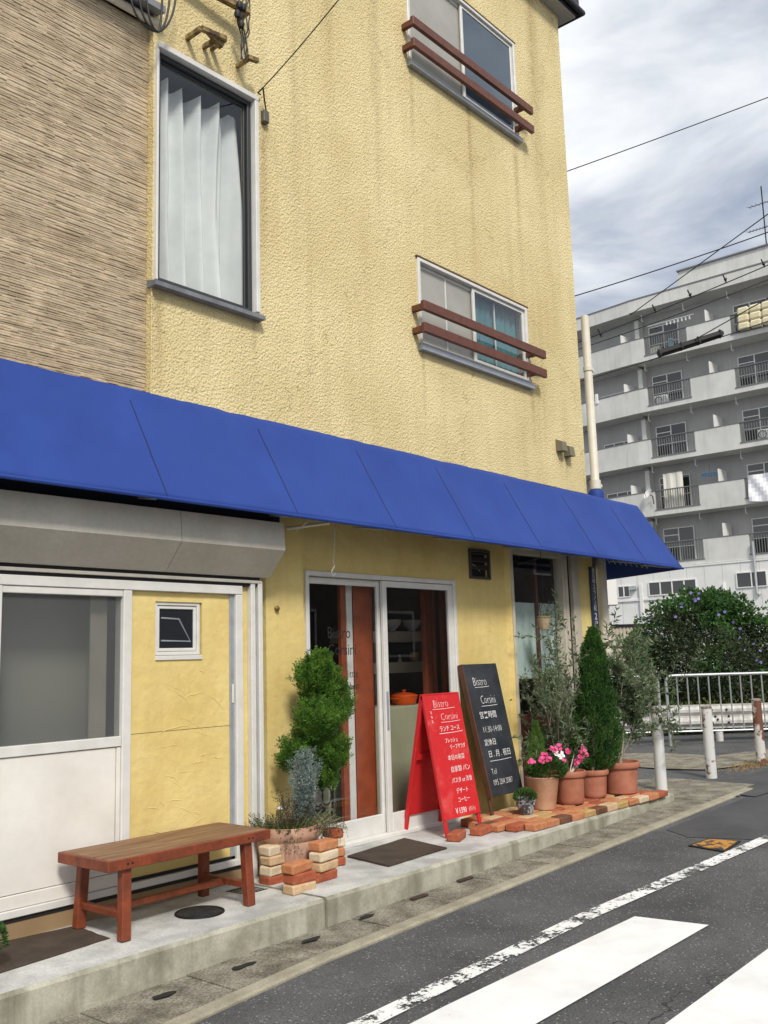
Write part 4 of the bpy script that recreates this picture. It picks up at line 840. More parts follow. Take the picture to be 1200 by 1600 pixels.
# paving rows: front row follows the platform edge
rows = [('front', -.745, ['orange', 'orange', 'dark', 'orange', 'yellow', 'dark', 'buff', 'yellow', 'orange', 'pale', 'orange', 'red'], 6.60, 8.86), ('second', -.635, ['red', 'orange', 'yellow', 'orange', 'orange', 'orange', 'red', 'orange', 'buff', 'orange', 'red'], 6.50, 8.75), ('third', -.525, ['orange', 'orange', 'buff', 'yellow', 'red', 'orange', 'orange', 'red', 'orange', 'yellow', 'orange'], 6.42, 8.70),
        ('fourth', -.415, ['dark', 'red', 'orange', 'orange', 'buff', 'orange', 'red', 'orange', 'orange', 'red', 'orange'], 6.40, 8.65), ('fifth', -.305, ['orange', 'buff', 'orange', 'red', 'orange', 'red', 'orange', 'orange', 'buff', 'orange', 'red'], 6.45, 8.6), ('back', -.195, ['red', 'orange', 'orange', 'buff', 'red', 'orange', 'orange', 'red', 'orange', 'orange', 'red'], 6.50, 8.6)]
rb = random.Random(21)
for ri, (rn, y, cols, xa, xb) in enumerate(rows):
    nb = len(cols); st = (xb - xa) / nb
    for i, cn in enumerate(cols):
        brick(xa + (i + .5) * st, y - .012 * i * (ri < 2) * .5 + rb.uniform(-.004, .004), .192, st - .006, .103, .058 + rb.uniform(-.004, .003), rb.uniform(-.02, .02), cn, '%s brick, %s from left in the %s row of paving bricks' % (cn, ORD[i], rn), 'bricks laid as paving under the pots')
# two bricks holding the red board's feet
p = Gz(714, 1312, .193); brick(p.x, p.y + .0, .192, .20, .10, .06, .35, 'red', 'red brick against the front left foot of the red board', 'bricks at the feet of the red board')
p = Gz(752, 1303, .193); brick(p.x, p.y - .0, .192, .20, .10, .06, .15, 'red', 'red brick against the front right foot of the red board', 'bricks at the feet of the red board')
# stacks round the big planter
def stack(px, py, z, cols, ang, nm, l=.20, w=.10, hh=.060, dx=0):
    p = Gz(px, py, z); n_ = len(cols); q = random.Random(px)
    for i, cn in enumerate(cols):
        pos = 'bottom' if i == 0 else ('topmost' if i == n_ - 1 else ['', 'second', 'third'][i] + ' from bottom')
        brick(p.x + q.uniform(-.008, .008) + dx, p.y + q.uniform(-.008, .008), z + i * (hh + .001), l, w, hh - .001, ang + q.uniform(-.08, .08), cn, '%s brick, %s of the %s brick stack by the big planter' % (cn, pos, nm), 'bricks stacked around the big planter')
stack(430, 1380, .183, ['red', 'pale', 'buff', 'pale'], .05, 'left', l=.19, hh=.058)
stack(466, 1394, .183, ['buff', 'red', 'orange'], .05, 'middle front', l=.19, hh=.058)
stack(505, 1375, .192, ['red', 'buff', 'pale', 'orange'], .08, 'right', l=.19, hh=.060)
stack(523, 1352, .192, ['red', 'orange', 'pale', 'red'], 1.35, 'far right', l=.12, hh=.060)

# ------------------------------------------------------------------ foliage
def foliage_mat(name, c1, c2, sc=9, tr=.35, rnd=.28):
    m = material(name, c1, .65, c2, sc, rnd=rnd, spec=.3)
    t = m.node_tree; b = t.nodes['Principled BSDF']; out = t.nodes['Material Output']; k = t.links.new
    tl_ = t.nodes.new('ShaderNodeBsdfTranslucent'); src = b.inputs['Base Color'].links[0].from_socket; k(src, tl_.inputs[0])
    ms = t.nodes.new('ShaderNodeMixShader'); ms.inputs[0].default_value = tr; k(b.outputs[0], ms.inputs[1]); k(tl_.outputs[0], ms.inputs[2]); k(ms.outputs[0], out.inputs[0]); return m
F_CON = foliage_mat('bright_conifer_green', (.045, .125, .018), (.17, .32, .045), 12, .4, .45); F_CDK = foliage_mat('dark_conifer_green', (.022, .075, .018), (.085, .19, .035), 9, .4, .4)
F_SIL = foliage_mat('silvery_blue_foliage', (.13, .18, .17), (.30, .36, .34), 14, .2, .4); F_GRN = foliage_mat('leaf_green', (.035, .10, .022), (.10, .20, .045), 14)
F_OLV = foliage_mat('olive_leaf', (.075, .115, .055), (.22, .28, .16), 12); F_SML = foliage_mat('yellowish_small_leaf', (.12, .14, .03), (.05, .09, .025), 25); F_BSH = foliage_mat('bush_leaf', (.030, .050, .022), (.095, .13, .060), 2.2, .35, .45); F_IVY = foliage_mat('morning_glory_leaf', (.04, .10, .025), (.085, .19, .05), 1.8)
F_BRN = foliage_mat('purplish_dry_foliage', (.10, .07, .05), (.07, .075, .05), 18, .2); BARK = material('grey_bark', (.22, .18, .13), .9, (.32, .28, .22), 30, bump=.5, bscale=60)
def leafquad(m, p, d, up, l, w, fold=.25):
    d = d.normalized(); s = d.cross(up)
    if s.length < 1e-3: s = d.cross(Vector((1, 0, 0)))
    s.normalize(); n_ = s.cross(d)
    a = p; b = p + d * l * .45 + s * w * .5 + n_ * w * fold; c = p + d * l; e = p + d * l * .45 - s * w * .5 + n_ * w * fold; mid = p + d * l * .5
    o = len(m.v); m.v += [a, b, c, e, mid]; m.f += [(o, o + 1, o + 4), (o + 1, o + 2, o + 4), (o, o + 4, o + 3), (o + 4, o + 2, o + 3)][:4]; m.smooth += [False] * 4; m.mi += [0] * 4
def rvec(g): 
    while 1:
        v = Vector((g.uniform(-1, 1), g.uniform(-1, 1), g.uniform(-1, 1)))
        if .05 < v.length < 1: return v.normalized()
def tuft(m, g, c, r, n, l, w, upb=.9, outb=.8, shell=.45, dens=1):      # ellipsoid r=(rx,ry,rz) of up/outward blades
    c = Vector(c); a = 0
    while a < n:
        v = rvec(g); s = g.uniform(shell, 1.0) ** .6
        lump = 1 + .16 * mnoise.noise(Vector(v) * 2.6 + c * 3)
        p = c + Vector((v.x * r[0], v.y * r[1], v.z * r[2])) * s * lump
        d = v * outb + Vector((0, 0, upb)) + rvec(g) * .35
        L_ = l * g.uniform(.6, 1.25)
        leafquad(m, p, d, rvec(g), L_, w * g.uniform(.7, 1.3)); a += 1
def spray(m, g, p, d, l, w, nn=5):        # a feathery conifer tip: a fan of small blades along a twig
    d = d.normalized(); s = d.cross(rvec(g)).normalized()
    for k in range(nn):
        q = p + d * l * k / nn; sd_ = 1 if k % 2 else -1
        leafquad(m, q, d * .8 + s * sd_ * .75 * (1 - k / nn * .6), rvec(g), l * .42, w)
    leafquad(m, p + d * l * .75, d, rvec(g), l * .4, w)
def conifer_mass(m, g, c, r, n, l, w, upb=.9, cone=False):
    c = Vector(c)
    for _ in range(n):
        v = rvec(g); s = g.uniform(.72, 1.0)
        lump = 1 + .20 * mnoise.noise(Vector(v) * 3.1 + c * 5)
        rx, ry = r[0], r[1]
        if cone: t = (v.z + 1) / 2; t = g.random() ** 1.35; a = g.uniform(0, 2 * math.pi); rad = (1 - t) ** .75 * (.55 + .45 * min(1, t * 7 + .3)) * lump; v = Vector((math.cos(a), math.sin(a), .3)); p = c + Vector((math.cos(a) * rx * rad * s, math.sin(a) * ry * rad * s, -r[2] + 2 * r[2] * t))
        else: p = c + Vector((v.x * rx, v.y * ry, v.z * r[2])) * s * lump
        spray(m, g, p, v * .75 + Vector((0, 0, upb)) + rvec(g) * .3, l * g.uniform(.6, 1.2), w, 4)

def plume_mass(m, g, c, r, n, L_, w):       # pointed upright plumes crowding an ellipsoid
    c = Vector(c)
    for _ in range(n):
        v = rvec(g); v.z = v.z * .9 + .1; base = c + Vector((v.x * r[0], v.y * r[1], v.z * r[2])) * g.uniform(.45, .86)
        d = (v * .55 + Vector((0, 0, 1.0)) + rvec(g) * .22).normalized(); l = L_ * g.uniform(.65, 1.25)
        for k in range(13):
            t = k / 13; q = base + d * l * t; rad = .20 * l * (1 - t) ** .8
            a = g.uniform(0, 6.28); o_ = d.orthogonal().normalized(); s_ = d.cross(o_); out = o_ * math.cos(a) + s_ * math.sin(a)
            spray(m, g, q + out * rad * .4, out * .9 + d * 1.0, l * .30, w, 4)
        spray(m, g, base + d * l * .85, d, l * .28, w, 4)
def pot(px, pyb, wb, wt, h_px, z, style, mat, yoff=0):
    """returns base centre, radii, height measured from the picture widths"""
    p = Gz(px, pyb, z); s = scale_at(p); rb_, rt, h = wb * s / 2, wt * s / 2, h_px * s
    c = Vector((p.x, p.y + rb_ * .75 + yoff, z)); s = scale_at(c); rb_, rt, h = wb * s / 2, wt * s / 2, h_px * s
    if style == 'rim': prof = [(0, 0), (rb_ * .92, 0), (rb_, .01), (rb_ * 1.02, h * .12), (rt * .86, h * .80), (rt * .88, h * .80), (rt * .97, h * .82), (rt, h * .86), (rt, h * .96), (rt * .97, h), (rt * .90, h), (rt * .86, h * .95), (rt * .82, h * .80), (rt * .8, h * .6)]
    elif style == 'flare': prof = [(0, 0), (rb_ * .96, 0), (rb_, .008), (rt * .97, h * .96), (rt, h * .975), (rt, h * .99), (rt * .97, h), (rt * .92, h), (rt * .90, h * .9), (rt * .8, h * .7)]
    else: prof = [(0, 0), (rb_ * .9, 0), (rb_, .01), (rb_ * 1.1, h * .2), (rt * .93, h * .66), (rt * .90, h * .72), (rt * 1.0, h * .80), (rt * 1.02, h * .9), (rt * .98, h), (rt * .9, h), (rt * .86, h * .85), (rt * .8, h * .7)]
    return c, rt, h, prof
def potted(name, label, cat, args, grp=None):
    c, rt, h, prof = pot(*args); e = thing(name, label, cat, c, grp)
    m = MB(); m.lathe(c, prof, 40); m.build('pot', args[7], e)
    m = MB(); m.lathe(c + Vector((0, 0, h * .84)), [(0, .012), (rt * .5, .008), (rt * .88, 0)], 24); m.build('soil', SOIL, e)
    return e, c, rt, h
# --- big planter with spiral topiary
g = random.Random(31)
e_, c, rt, h = potted('topiary_planter', 'big terracotta planter with bright green swirled conifer and silvery shrub', 'potted plant', (476, 1373, 78, 106, 78, .187, 'bell', material('mottled_terracotta', (.34, .17, .115), .85, (.48, .30, .21), 9, bump=.3, bscale=50, fine=.1), .03))
sc = scale_at(c)
def PX(px, py, dy=0): r_ = ray(px, py); return CP + r_ * ((c.y + dy - CP.y) / r_.y)
m = MB(); lobes = [(500, 1130, 20, 80, .06), (497, 1062, 24, 38, 0), (478, 1070, 12, 22, .02), (514, 1082, 18, 34, .03), (533, 1110, 15, 38, .0), (500, 1100, 32, 30, .05), (492, 1136, 30, 34, -.05), (515, 1130, 26, 34, -.04), (484, 1158, 26, 22, .04), (524, 1188, 23, 30, -.02), (510, 1222, 18, 26, .04), (458, 1190, 20, 30, .06), (486, 1185, 26, 40, .08), (500, 1060, 14, 34, -.02)]
for (px, py, rx, rz, dy) in lobes: q = PX(px, py, dy); plume_mass(m, g, q, (rx * sc, rx * sc * .9, rz * sc), int(24 + rx * rz * .10), .10, .0085)
m.build('foliage', F_CON, e_, recalc=False)
m = MB(); m.tube([c + Vector((0, 0, h * .8)), PX(490, 1250, .05), PX(492, 1180, .05), PX(500, 1090, .03)], [.02, .016, .012, .006], 8); m.build('trunk', BARK, e_)
m = MB()
for k in range(40):
    b0 = PX(470 + g.uniform(-14, 18), 1290, -.10 + g.uniform(-.04, .04)); tip = PX(475 + g.uniform(-26, 26), 1168 + abs(g.gauss(0, 22)), -.10 + g.uniform(-.06, .05)); pts = [b0.lerp(tip, t) + Vector((0, 0, 0)) for t in (0, .25, .5, .75, 1)]
    for i in range(70):
        t = g.uniform(.1, 1); q = b0.lerp(tip, t) + rvec(g) * .012; spray(m, g, q, (tip - b0).normalized() * .8 + rvec(g) * .8, .032 * (1.2 - t * .5), .0065, 3)
m.build('silvery_shrub', F_SIL, e_, recalc=False)
m = MB()
for k in range(14):
    b0 = PX(460 + g.uniform(-12, 30), 1290, -.12); tip = PX(462 + g.uniform(-34, 40), 1245 + g.uniform(-18, 22), -.14 + g.uniform(-.05, .05))
    for i in range(40): t = g.uniform(0, 1); spray(m, g, b0.lerp(tip, t) + rvec(g) * .012, (tip - b0).normalized() * .7 + rvec(g), .026, .005, 3)
for k in range(5):
    b0 = PX(448, 1285, -.08); tip = PX(436 + k * 4, 1232 + 8 * (k % 3), -.08)
    for i in range(46): t = g.uniform(.2, 1); spray(m, g, b0.lerp(tip, t) + rvec(g) * .008, (tip - b0).normalized() * .5 + rvec(g), .018, .005, 2)
m.build('dry_shrub', F_BRN, e_, recalc=False)
m = MB(); st = MB()
for k in range(210):
    a = g.uniform(0, 2 * math.pi); r0 = rt * g.uniform(.1, .95); b0 = c + Vector((r0 * math.cos(a), r0 * math.sin(a), h * .88)); out = Vector((math.cos(a) * .9 + .35, math.sin(a) * .8, g.uniform(.3, 1.5))).normalized(); L_ = g.uniform(.06, .17)
    pts = [b0, b0 + out * L_ * .5, b0 + out * L_ + Vector((0, 0, -.04 * g.random()))]; st.tube(pts, .0012, 4, cap=False)
    for i in range(26): t = g.random(); q = pts[0].lerp(pts[2], t) + rvec(g) * .012; leafquad(m, q, rvec(g) + Vector((0, 0, .3)), rvec(g), .011, .009)
for k in range(70):
    a = g.uniform(-1.0, .6); b0 = c + Vector((rt * .8 * math.cos(a), rt * .8 * math.sin(a), h * .88)); t1 = b0 + Vector((g.uniform(.05, .24), g.uniform(-.12, .08), g.uniform(-.02, .07))); t2 = t1 + Vector((g.uniform(-.02, .05), 0, -g.uniform(.0, .13))); st.tube([b0, t1, t2], .001, 4, cap=False)
    for i in range(20): t = g.random(); q = (b0.lerp(t1, t) if g.random() < .5 else t1.lerp(t2, t)) + rvec(g) * .006; leafquad(m, q, rvec(g), rvec(g), .010, .008)
for k in range(16):
    a = g.uniform(-2.6, -1.0); b0 = c + Vector((rt * .98 * math.cos(a), rt * .98 * math.sin(a), h * .97)); t1 = b0 + Vector((g.uniform(-.02, .03), -.02, -g.uniform(.05, .17))); st.tube([b0, t1], .001, 4, cap=False)
    for i in range(14): leafquad(m, b0.lerp(t1, g.random()) + rvec(g) * .008, rvec(g), rvec(g), .010, .008)
m.build('ground_cover_leaves', F_SML, e_, recalc=False); st.build('trailing_stems', BARK, e_, recalc=False)
# little white stone on the wall base left of the planter is a shell
p = Wl(437, 1262, -.03); m = MB(); m.lathe((p.x, -.04, p.z - .02), [(0, 0), (.022, .004), (.028, .014), (.018, .028), (0, .032)], 16); single(m, 'wall_shell', CER, 'small white shell shaped ornament at the wall behind the planter', 'ornament')

# --- terracotta row
zB = .252
DSH = (.70, .03, .14); PINK = material('pink_petals', (.65, .025, .17), .6, (.80, .12, .30), 60); WPET = material('white_petals', (.80, .76, .74), .6)
# small glazed pot
GLZ = material('glazed_dark_pot', (.05, .045, .05), .25, (.35, .40, .46), 26, spec=.7, nlo=.48, nhi=.56)
e_, c, rt, h = potted('small_potted_plant', 'small glazed dark pot with leafy green plant on the brick paving', 'potted plant', (829, 1272, 22, 32, 24, zB, 'bell', GLZ, .0))
m = MB(); g = random.Random(5)
for k in range(420): v = rvec(g); v.z = abs(v.z); q = c + Vector((v.x * .085, v.y * .085, h * .9 + v.z * .075)); leafquad(m, q, v + Vector((0, 0, .5)), rvec(g), .028, .016)
m.build('foliage', F_GRN, e_, recalc=False)
# tapered pale pot with small conifer and pink flowers
e_, c, rt, h = potted('flower_pot', 'tapered pale terracotta pot with little cone conifer and pink flowers', 'potted plant', (862, 1264, 37, 53, 49, zB, 'flare', TERRAP, .0))
s = scale_at(c); g = random.Random(8); m = MB(); conifer_mass(m, g, c + Vector((-.03, .02, h + 42 * s)), (21 * s, 21 * s, 40 * s), 1100, .026, .006, 1.3, cone=True); m.build('cone_conifer', F_CDK if False else F_CON, e_, recalc=False)
m = MB()
for k in range(900): v = rvec(g); q = c + Vector((v.x * .17 + .03, v.y * .15 - .03, h + .06 + v.z * .075)); leafquad(m, q, v + Vector((0, 0, .4)), rvec(g), .038, .021)
m.build('leaves', F_GRN, e_, recalc=False)
def flower(m, g, p, r, n=5):
    nrm = (CP - p).normalized() * .7 + rvec(g) * .5 + Vector((0, 0, .3)); nrm.normalize(); a = nrm.orthogonal().normalized(); b = nrm.cross(a)
    for k in range(n):
        t = 2 * math.pi * k / n; dd = a * math.cos(t) + b * math.sin(t); s_ = a * -math.sin(t) + b * math.cos(t); o = len(m.v)
        m.v += [p, p + dd * r * .65 + s_ * r * .48 + nrm * .003, p + dd * r + nrm * .001, p + dd * r * .65 - s_ * r * .48 + nrm * .003]; m.f += [(o, o + 1, o + 2, o + 3)]; m.smooth += [False]; m.mi += [0]
def bloom(cluster, parent, mat, name='blossom', r=.02, k=5, spread=.022):
    m = MB()
    for _ in range(k): flower(m, g, cluster + rvec(g) * spread, r)
    m.build(name, mat, parent, recalc=False)
def at_y(px, py, Y): return Wl(px, py, Y)
for px, py, cc in ((830, 1190, 0), (850, 1181, 0), (865, 1170, 0), (873, 1168, 0), (888, 1173, 0), (876, 1180, 1), (878, 1189, 0), (866, 1176, 1), (848, 1188, 0), (856, 1184, 0)):
    bloom(at_y(px, py, c.y - .14), e_, WPET if cc else PINK)
# second pot: bare white stems and pink blooms
e_, c2, rt2, h2 = potted('flower_pot', 'medium rimmed terracotta pot with pale bare stems and pink flowers', 'potted plant', (906, 1256, 40, 50, 50, zB, 'rim', TERRA, .0), 'brown rimmed terracotta pots'); c = c2
m = MB(); g = random.Random(9)
for dx, dz, py_x in ((-8, 1178, 0), (6, 1165, 0), (2, 1190, 0), (12, 1172, 0)):
    b0 = c2 + Vector((0, 0, h2 * .85)); tp = at_y(905 + dx, dz, c2.y); m.tube([b0, b0.lerp(tp, .4) + Vector((.01 * dx / 8, 0, 0)), tp], [.007, .005, .003], 6)
m.build('stem', material('pale_stem', (.55, .48, .38), .8), e_)
for px, py in ((904, 1178), (910, 1171), (908, 1184), (900, 1190), (914, 1178)): bloom(at_y(px, py, c2.y - .03), e_, PINK)
m = MB()
for k in range(160): v = rvec(g); q = at_y(903, 1185, c2.y) + Vector((v.x * .08, v.y * .06, v.z * .05)); leafquad(m, q, v, rvec(g), .032, .016)
m.build('leaves', F_GRN, e_, recalc=False)
# conifer pot
e_, c3, rt3, h3 = potted('conifer_pot', 'rimmed terracotta pot holding the tall dark green columnar conifer', 'potted plant', (944, 1246, 38, 50, 42, zB, 'rim', TERRA, .02), 'brown rimmed terracotta pots')
m = MB(); g = random.Random(10); s = scale_at(c3)
base = at_y(935, 1205, c3.y); tp = at_y(926, 990, c3.y)
for k in range(9000):
    t = g.random() ** .9; a = g.uniform(0, 2 * math.pi); ce = base.lerp(tp, t); ww = (44 * (1 - t) ** .62 * min(1, .55 + t * 2.2)) * s * (1 + .34 * mnoise.noise(Vector((math.cos(a) * 2.2, math.sin(a) * 2.2, t * 9))))
    v = Vector((math.cos(a), math.sin(a), 0)); spray(m, g, ce + v * ww * (g.uniform(.72, 1.04) if k % 3 else g.uniform(.1, .7)), v * .35 + Vector((0, 0, 1.1)) + rvec(g) * .25, .06 * g.uniform(.6, 1.3), .009, 4)
m.build('foliage', F_CDK, e_, recalc=False); m = MB(); m.tube([c3 + Vector((0, 0, h3 * .8)), base.lerp(tp, .8)], [.02, .006], 8); m.build('trunk', BARK, e_)
# olive trees
def olive(parent, g, base, limbs, leafn, l, w, mat, rr_=.008, white=0):
    st = MB(); m = MB(); wh = MB()
    def grow(p, d, L_, r_, dep):
        n_ = 5; pts = [p]; q = p; dd = d.copy()
        for i in range(n_): dd = (dd + rvec(g) * .16 + Vector((0, 0, .05))).normalized(); q = q + dd * L_ / n_; pts.append(q)
        st.tube(pts, [r_ * (1 - .6 * i / n_) for i in range(n_ + 1)], 5, cap=False)
        if dep > 0:
            for i in range(1, n_ + 1):
                if g.random() < .75: grow(pts[i], (dd * .7 + rvec(g) * .75).normalized(), L_ * g.uniform(.4, .65), r_ * .5, dep - 1)
        if dep <= 1:
            for i in range(leafn):
                t = g.uniform(.1, 1); k = min(int(t * n_), n_ - 1); u = pts[k].lerp(pts[k + 1], t * n_ - k); leafquad(m, u, dd * .7 + rvec(g) * .9, rvec(g), l * g.uniform(.7, 1.2), w)
                if white and g.random() < white: wh.lathe(u + rvec(g) * .01, [(0, -.004), (.004, 0), (0, .005)], 5)
    for (p0, p1) in limbs: d = (p1 - p0); grow(p0, d.normalized(), d.length, rr_, 2)
    st.build('branches', BARK, parent, recalc=False); m.build('foliage', mat, parent, recalc=False)
    if wh.v: ob = wh.build('buds', WPET, parent, recalc=False); ob['kind'] = 'stuff'
# olive behind the flower pots
e_ = thing('olive_shrub', 'wispy olive shrub with pale buds rising between the flower pots and window', 'potted plant', (8.05, -.22, .252))
m = MB(); m.lathe((8.05, -.22, .252), [(0, 0), (.10, 0), (.11, .01), (.145, .19), (.155, .20), (.155, .235), (.135, .235), (.12, .2)], 32); m.build('pot', TERRA, e_)
m = MB(); m.lathe((8.05, -.22, .45), [(0, .01), (.12, 0)], 20); m.build('soil', SOIL, e_)
g = random.Random(14); b0 = Vector((8.05, -.22, .45)); 
lim = []
for px, py, dy in ((862, 1010, 0), (850, 1085, -.05), (890, 1060, .0), (905, 1090, -.1), (880, 1100, -.15), (920, 1080, -.1), (870, 1050, -.05), (840, 1120, -.1), (925, 1120, -.18), (905, 1040, -.02), (895, 1140, -.2)): lim.append((b0, Wl(px, py, -.22 + dy)))
olive(e_, g, b0, lim, 24, .06, .015, F_OLV, .006, white=.05)
# olive in the right pot
e_, c4, rt4, h4 = potted('olive_tree_pot', 'largest terracotta pot at the platform end with a spreading olive tree', 'potted plant', (991, 1240, 48, 62, 48, .252, 'rim', TERRA, .02), 'brown rimmed terracotta pots')
g = random.Random(15); b0 = c4 + Vector((0, 0, h4 * .85)); cr = Wl(975, 1130, c4.y); lim = [(b0, cr)]
for px, py, dy in ((1000, 1050, 0), (1020, 1060, .05), (985, 1040, .1), (1030, 1090, -.05), (965, 1060, 0), (1010, 1100, -.1), (1040, 1110, -.05), (990, 1090, -.15), (1000, 1130, -.1), (965, 1100, -.1), (1050, 1080, .0)): lim.append((cr, Wl(px, py, c4.y + dy)))
olive(e_, g, b0, lim, 26, .075, .017, F_OLV, .008)
m = MB(); m.tube([b0, b0.lerp(cr, .5) + Vector((.01, 0, 0)), cr], [.018, .013, .010], 8); m.build('trunk', BARK, e_)
# thin upright plant in front of the bush between pole and olive
# hanging basket
hp = Wl(851, 990, -.20); e_ = thing('hanging_pot', 'little woven hanging pot with trailing plant hooked under the awning', 'hanging pot', hp)
s = scale_at(hp); hp = Wl(851, 984, -.20)
m = MB(); m.lathe(hp, [(0, 0), (6.5 * s, 0), (7 * s, .003), (10.5 * s, 19 * s), (11 * s, 20 * s), (11 * s, 21 * s), (9.5 * s, 21 * s), (8 * s, 15 * s)], 28); m.build('pot', material('woven_straw_pot', (.42, .31, .19), .9, (.55, .44, .30), 60, bump=.6, bscale=90), e_)
m = MB(); tpz = hp + Vector((0, 0, 42 * s)); 
for a in (0, math.pi): m.tube([hp + Vector((11 * s * math.cos(a), 0, 20 * s)), hp + Vector((9 * s * math.cos(a), 0, 32 * s)), tpz], .0018, 5)
m.tube([tpz + Vector((3 * s * math.cos(a), 0, 4 * s + 4 * s * math.sin(a))) for a in [math.pi * (-.9 + 1.5 * q / 10) for q in range(11)]], .0018, 5)
m.tube([tpz + Vector((0, 0, 6 * s)), Vector((tpz.x, tpz.y, 2.54))], .0022, 5); m.lathe(hp, [(12 * s, 19 * s), (12.5 * s, 19.5 * s), (12 * s, 20 * s)], 24); m.build('wire_hanger', METD, e_)
m = MB(); g = random.Random(17)
for k in range(12):
    p0 = hp + Vector((6 * s, g.uniform(-.02, .02), 20 * s)); x_ = g.uniform(2, 11) * s; dr = g.uniform(10, 85) * s
    for i in range(60): t = g.random(); q = p0 + Vector((x_ * math.sin(t * 1.6), 0, 4 * s * math.sin(t * 3) - dr * t)) + rvec(g) * .007; leafquad(m, q, rvec(g) + Vector((0, 0, -.3)), rvec(g), .012, .005)
for k in range(90): v = rvec(g); v.z = abs(v.z); leafquad(m, hp + Vector((v.x * .05 + .02, v.y * .04, 20 * s + v.z * .03)), v, rvec(g), .03, .005)
m.build('trailing_leaves', F_OLV, e_, recalc=False)
# wire hook left of the doors
a = Wl(524, 825, -.25); b = Wl(521, 872, -.25); m = MB(); s = scale_at(a)
m.tube([Wl(524, 818, -.25), Wl(521, 880, -.25), Wl(523, 884, -.25), Wl(518, 893, -.25), Wl(520, 900, -.25), Wl(524, 896, -.25)], .0028, 6); single(m, 'wire_hook', GALV, 'thin wire hook hanging from the awning in front of the sliding doors', 'hook')
# small plant at the far left edge
e_ = thing('potted_plant', 'dark leafy sprig of a potted plant cut by the left picture edge', 'potted plant', (2.33, -.44, .165))
m = MB(); m.lathe((2.33, -.44, .165), [(0, 0), (.06, 0), (.08, .12), (.085, .13), (.07, .13)], 24); m.build('pot', TERRA, e_); m = MB(); g = random.Random(19)
for k in range(500): v = rvec(g); v.z = abs(v.z); leafquad(m, Vector((2.34, -.44, .27)) + Vector((v.x * .10, v.y * .10, v.z * .13)), v, rvec(g), .026, .011)
m.build('foliage', F_CDK, e_, recalc=False)
# ------------------------------------------------------------------ apartment block behind
PB = CP + ray(1100, 900) * 50
def hdir(px, py): r = ray(px, py); return -Vector((r.x, r.y, 0)).normalized()
ub = hdir(-1150, 1083); nb = Vector((ub.y, -ub.x, 0)); nb = nb if nb.dot(CP - PB) > 0 else -nb
ua = hdir(-800, 1072); na = Vector((ua.y, -ua.x, 0)); na = na if na.dot(CP - PB) > 0 else -na
def frameM(o, u, n): v = -n; return Matrix(((u.x, v.x, 0, o.x), (u.y, v.y, 0, o.y), (0, 0, 1, 0), (0, 0, 0, 1)))
O_B = Vector((PB.x, PB.y, 0)); MBm = frameM(O_B, ub, nb); UB0 = -3.15
O_A = O_B + ub * UB0; MAm = frameM(O_A, ua, na)          # segment A runs to negative u from the bend
APT = thing('apartment_block', 'six storey grey apartment block with balconies and a bend in its facade', 'building', O_B)
APR = material('pale_balcony_parapet', (.54, .54, .51), .9, (.64, .64, .61), .8, vstreak=.35, streakcol=(.30, .30, .27))
RAILM = material('grey_steel_railing', (.16, .165, .165), .6); WHT = material('white_partition', (.74, .74, .72), .7)
UMAX = 13.5
def boxM(mb, M, a, b, mi=0): mb.box(a, b, 0, M, mi)
rails = [7.33, 10.19, 13.10, 16.02, 18.89]
m = MB(); boxM(m, MBm, (UB0, 1.3, -.5), (UMAX, 12, 21.0)); boxM(m, MAm, (-9, 1.25, -.5), (-.2, 10, 20.99)); m.build('wall', APD, APT)
m = MB(); boxM(m, MBm, (UB0 - .02, -.02, 20.5), (UMAX, 12, 21.18)); boxM(m, MAm, (-9, -.02, 20.45), (0, 10, 21.17)); m.build('roof_slab', APR, APT)
m = MB(); boxM(m, MBm, (UB0 - .02, -.05, 21.185), (UMAX, 12, 21.25)); boxM(m, MAm, (-9, -.05, 21.175), (0, 10, 21.24)); m.build('roof_edge', RAILM, APT)
m = MB(); vs = [(-1.3, 2, 21.2), (UMAX, 2, 21.2), (UMAX, 2, 22.9), (-.9, 2, 22.9)]; m.prism([MBm @ Vector(p) for p in vs], -nb * 5); ph = m.build('penthouse', APR, APT)
m = MB(); boxM(m, MBm, (-1.0, 1.9, 22.905), (UMAX, 7.1, 22.98)); m.build('coping', RAILM, ph)
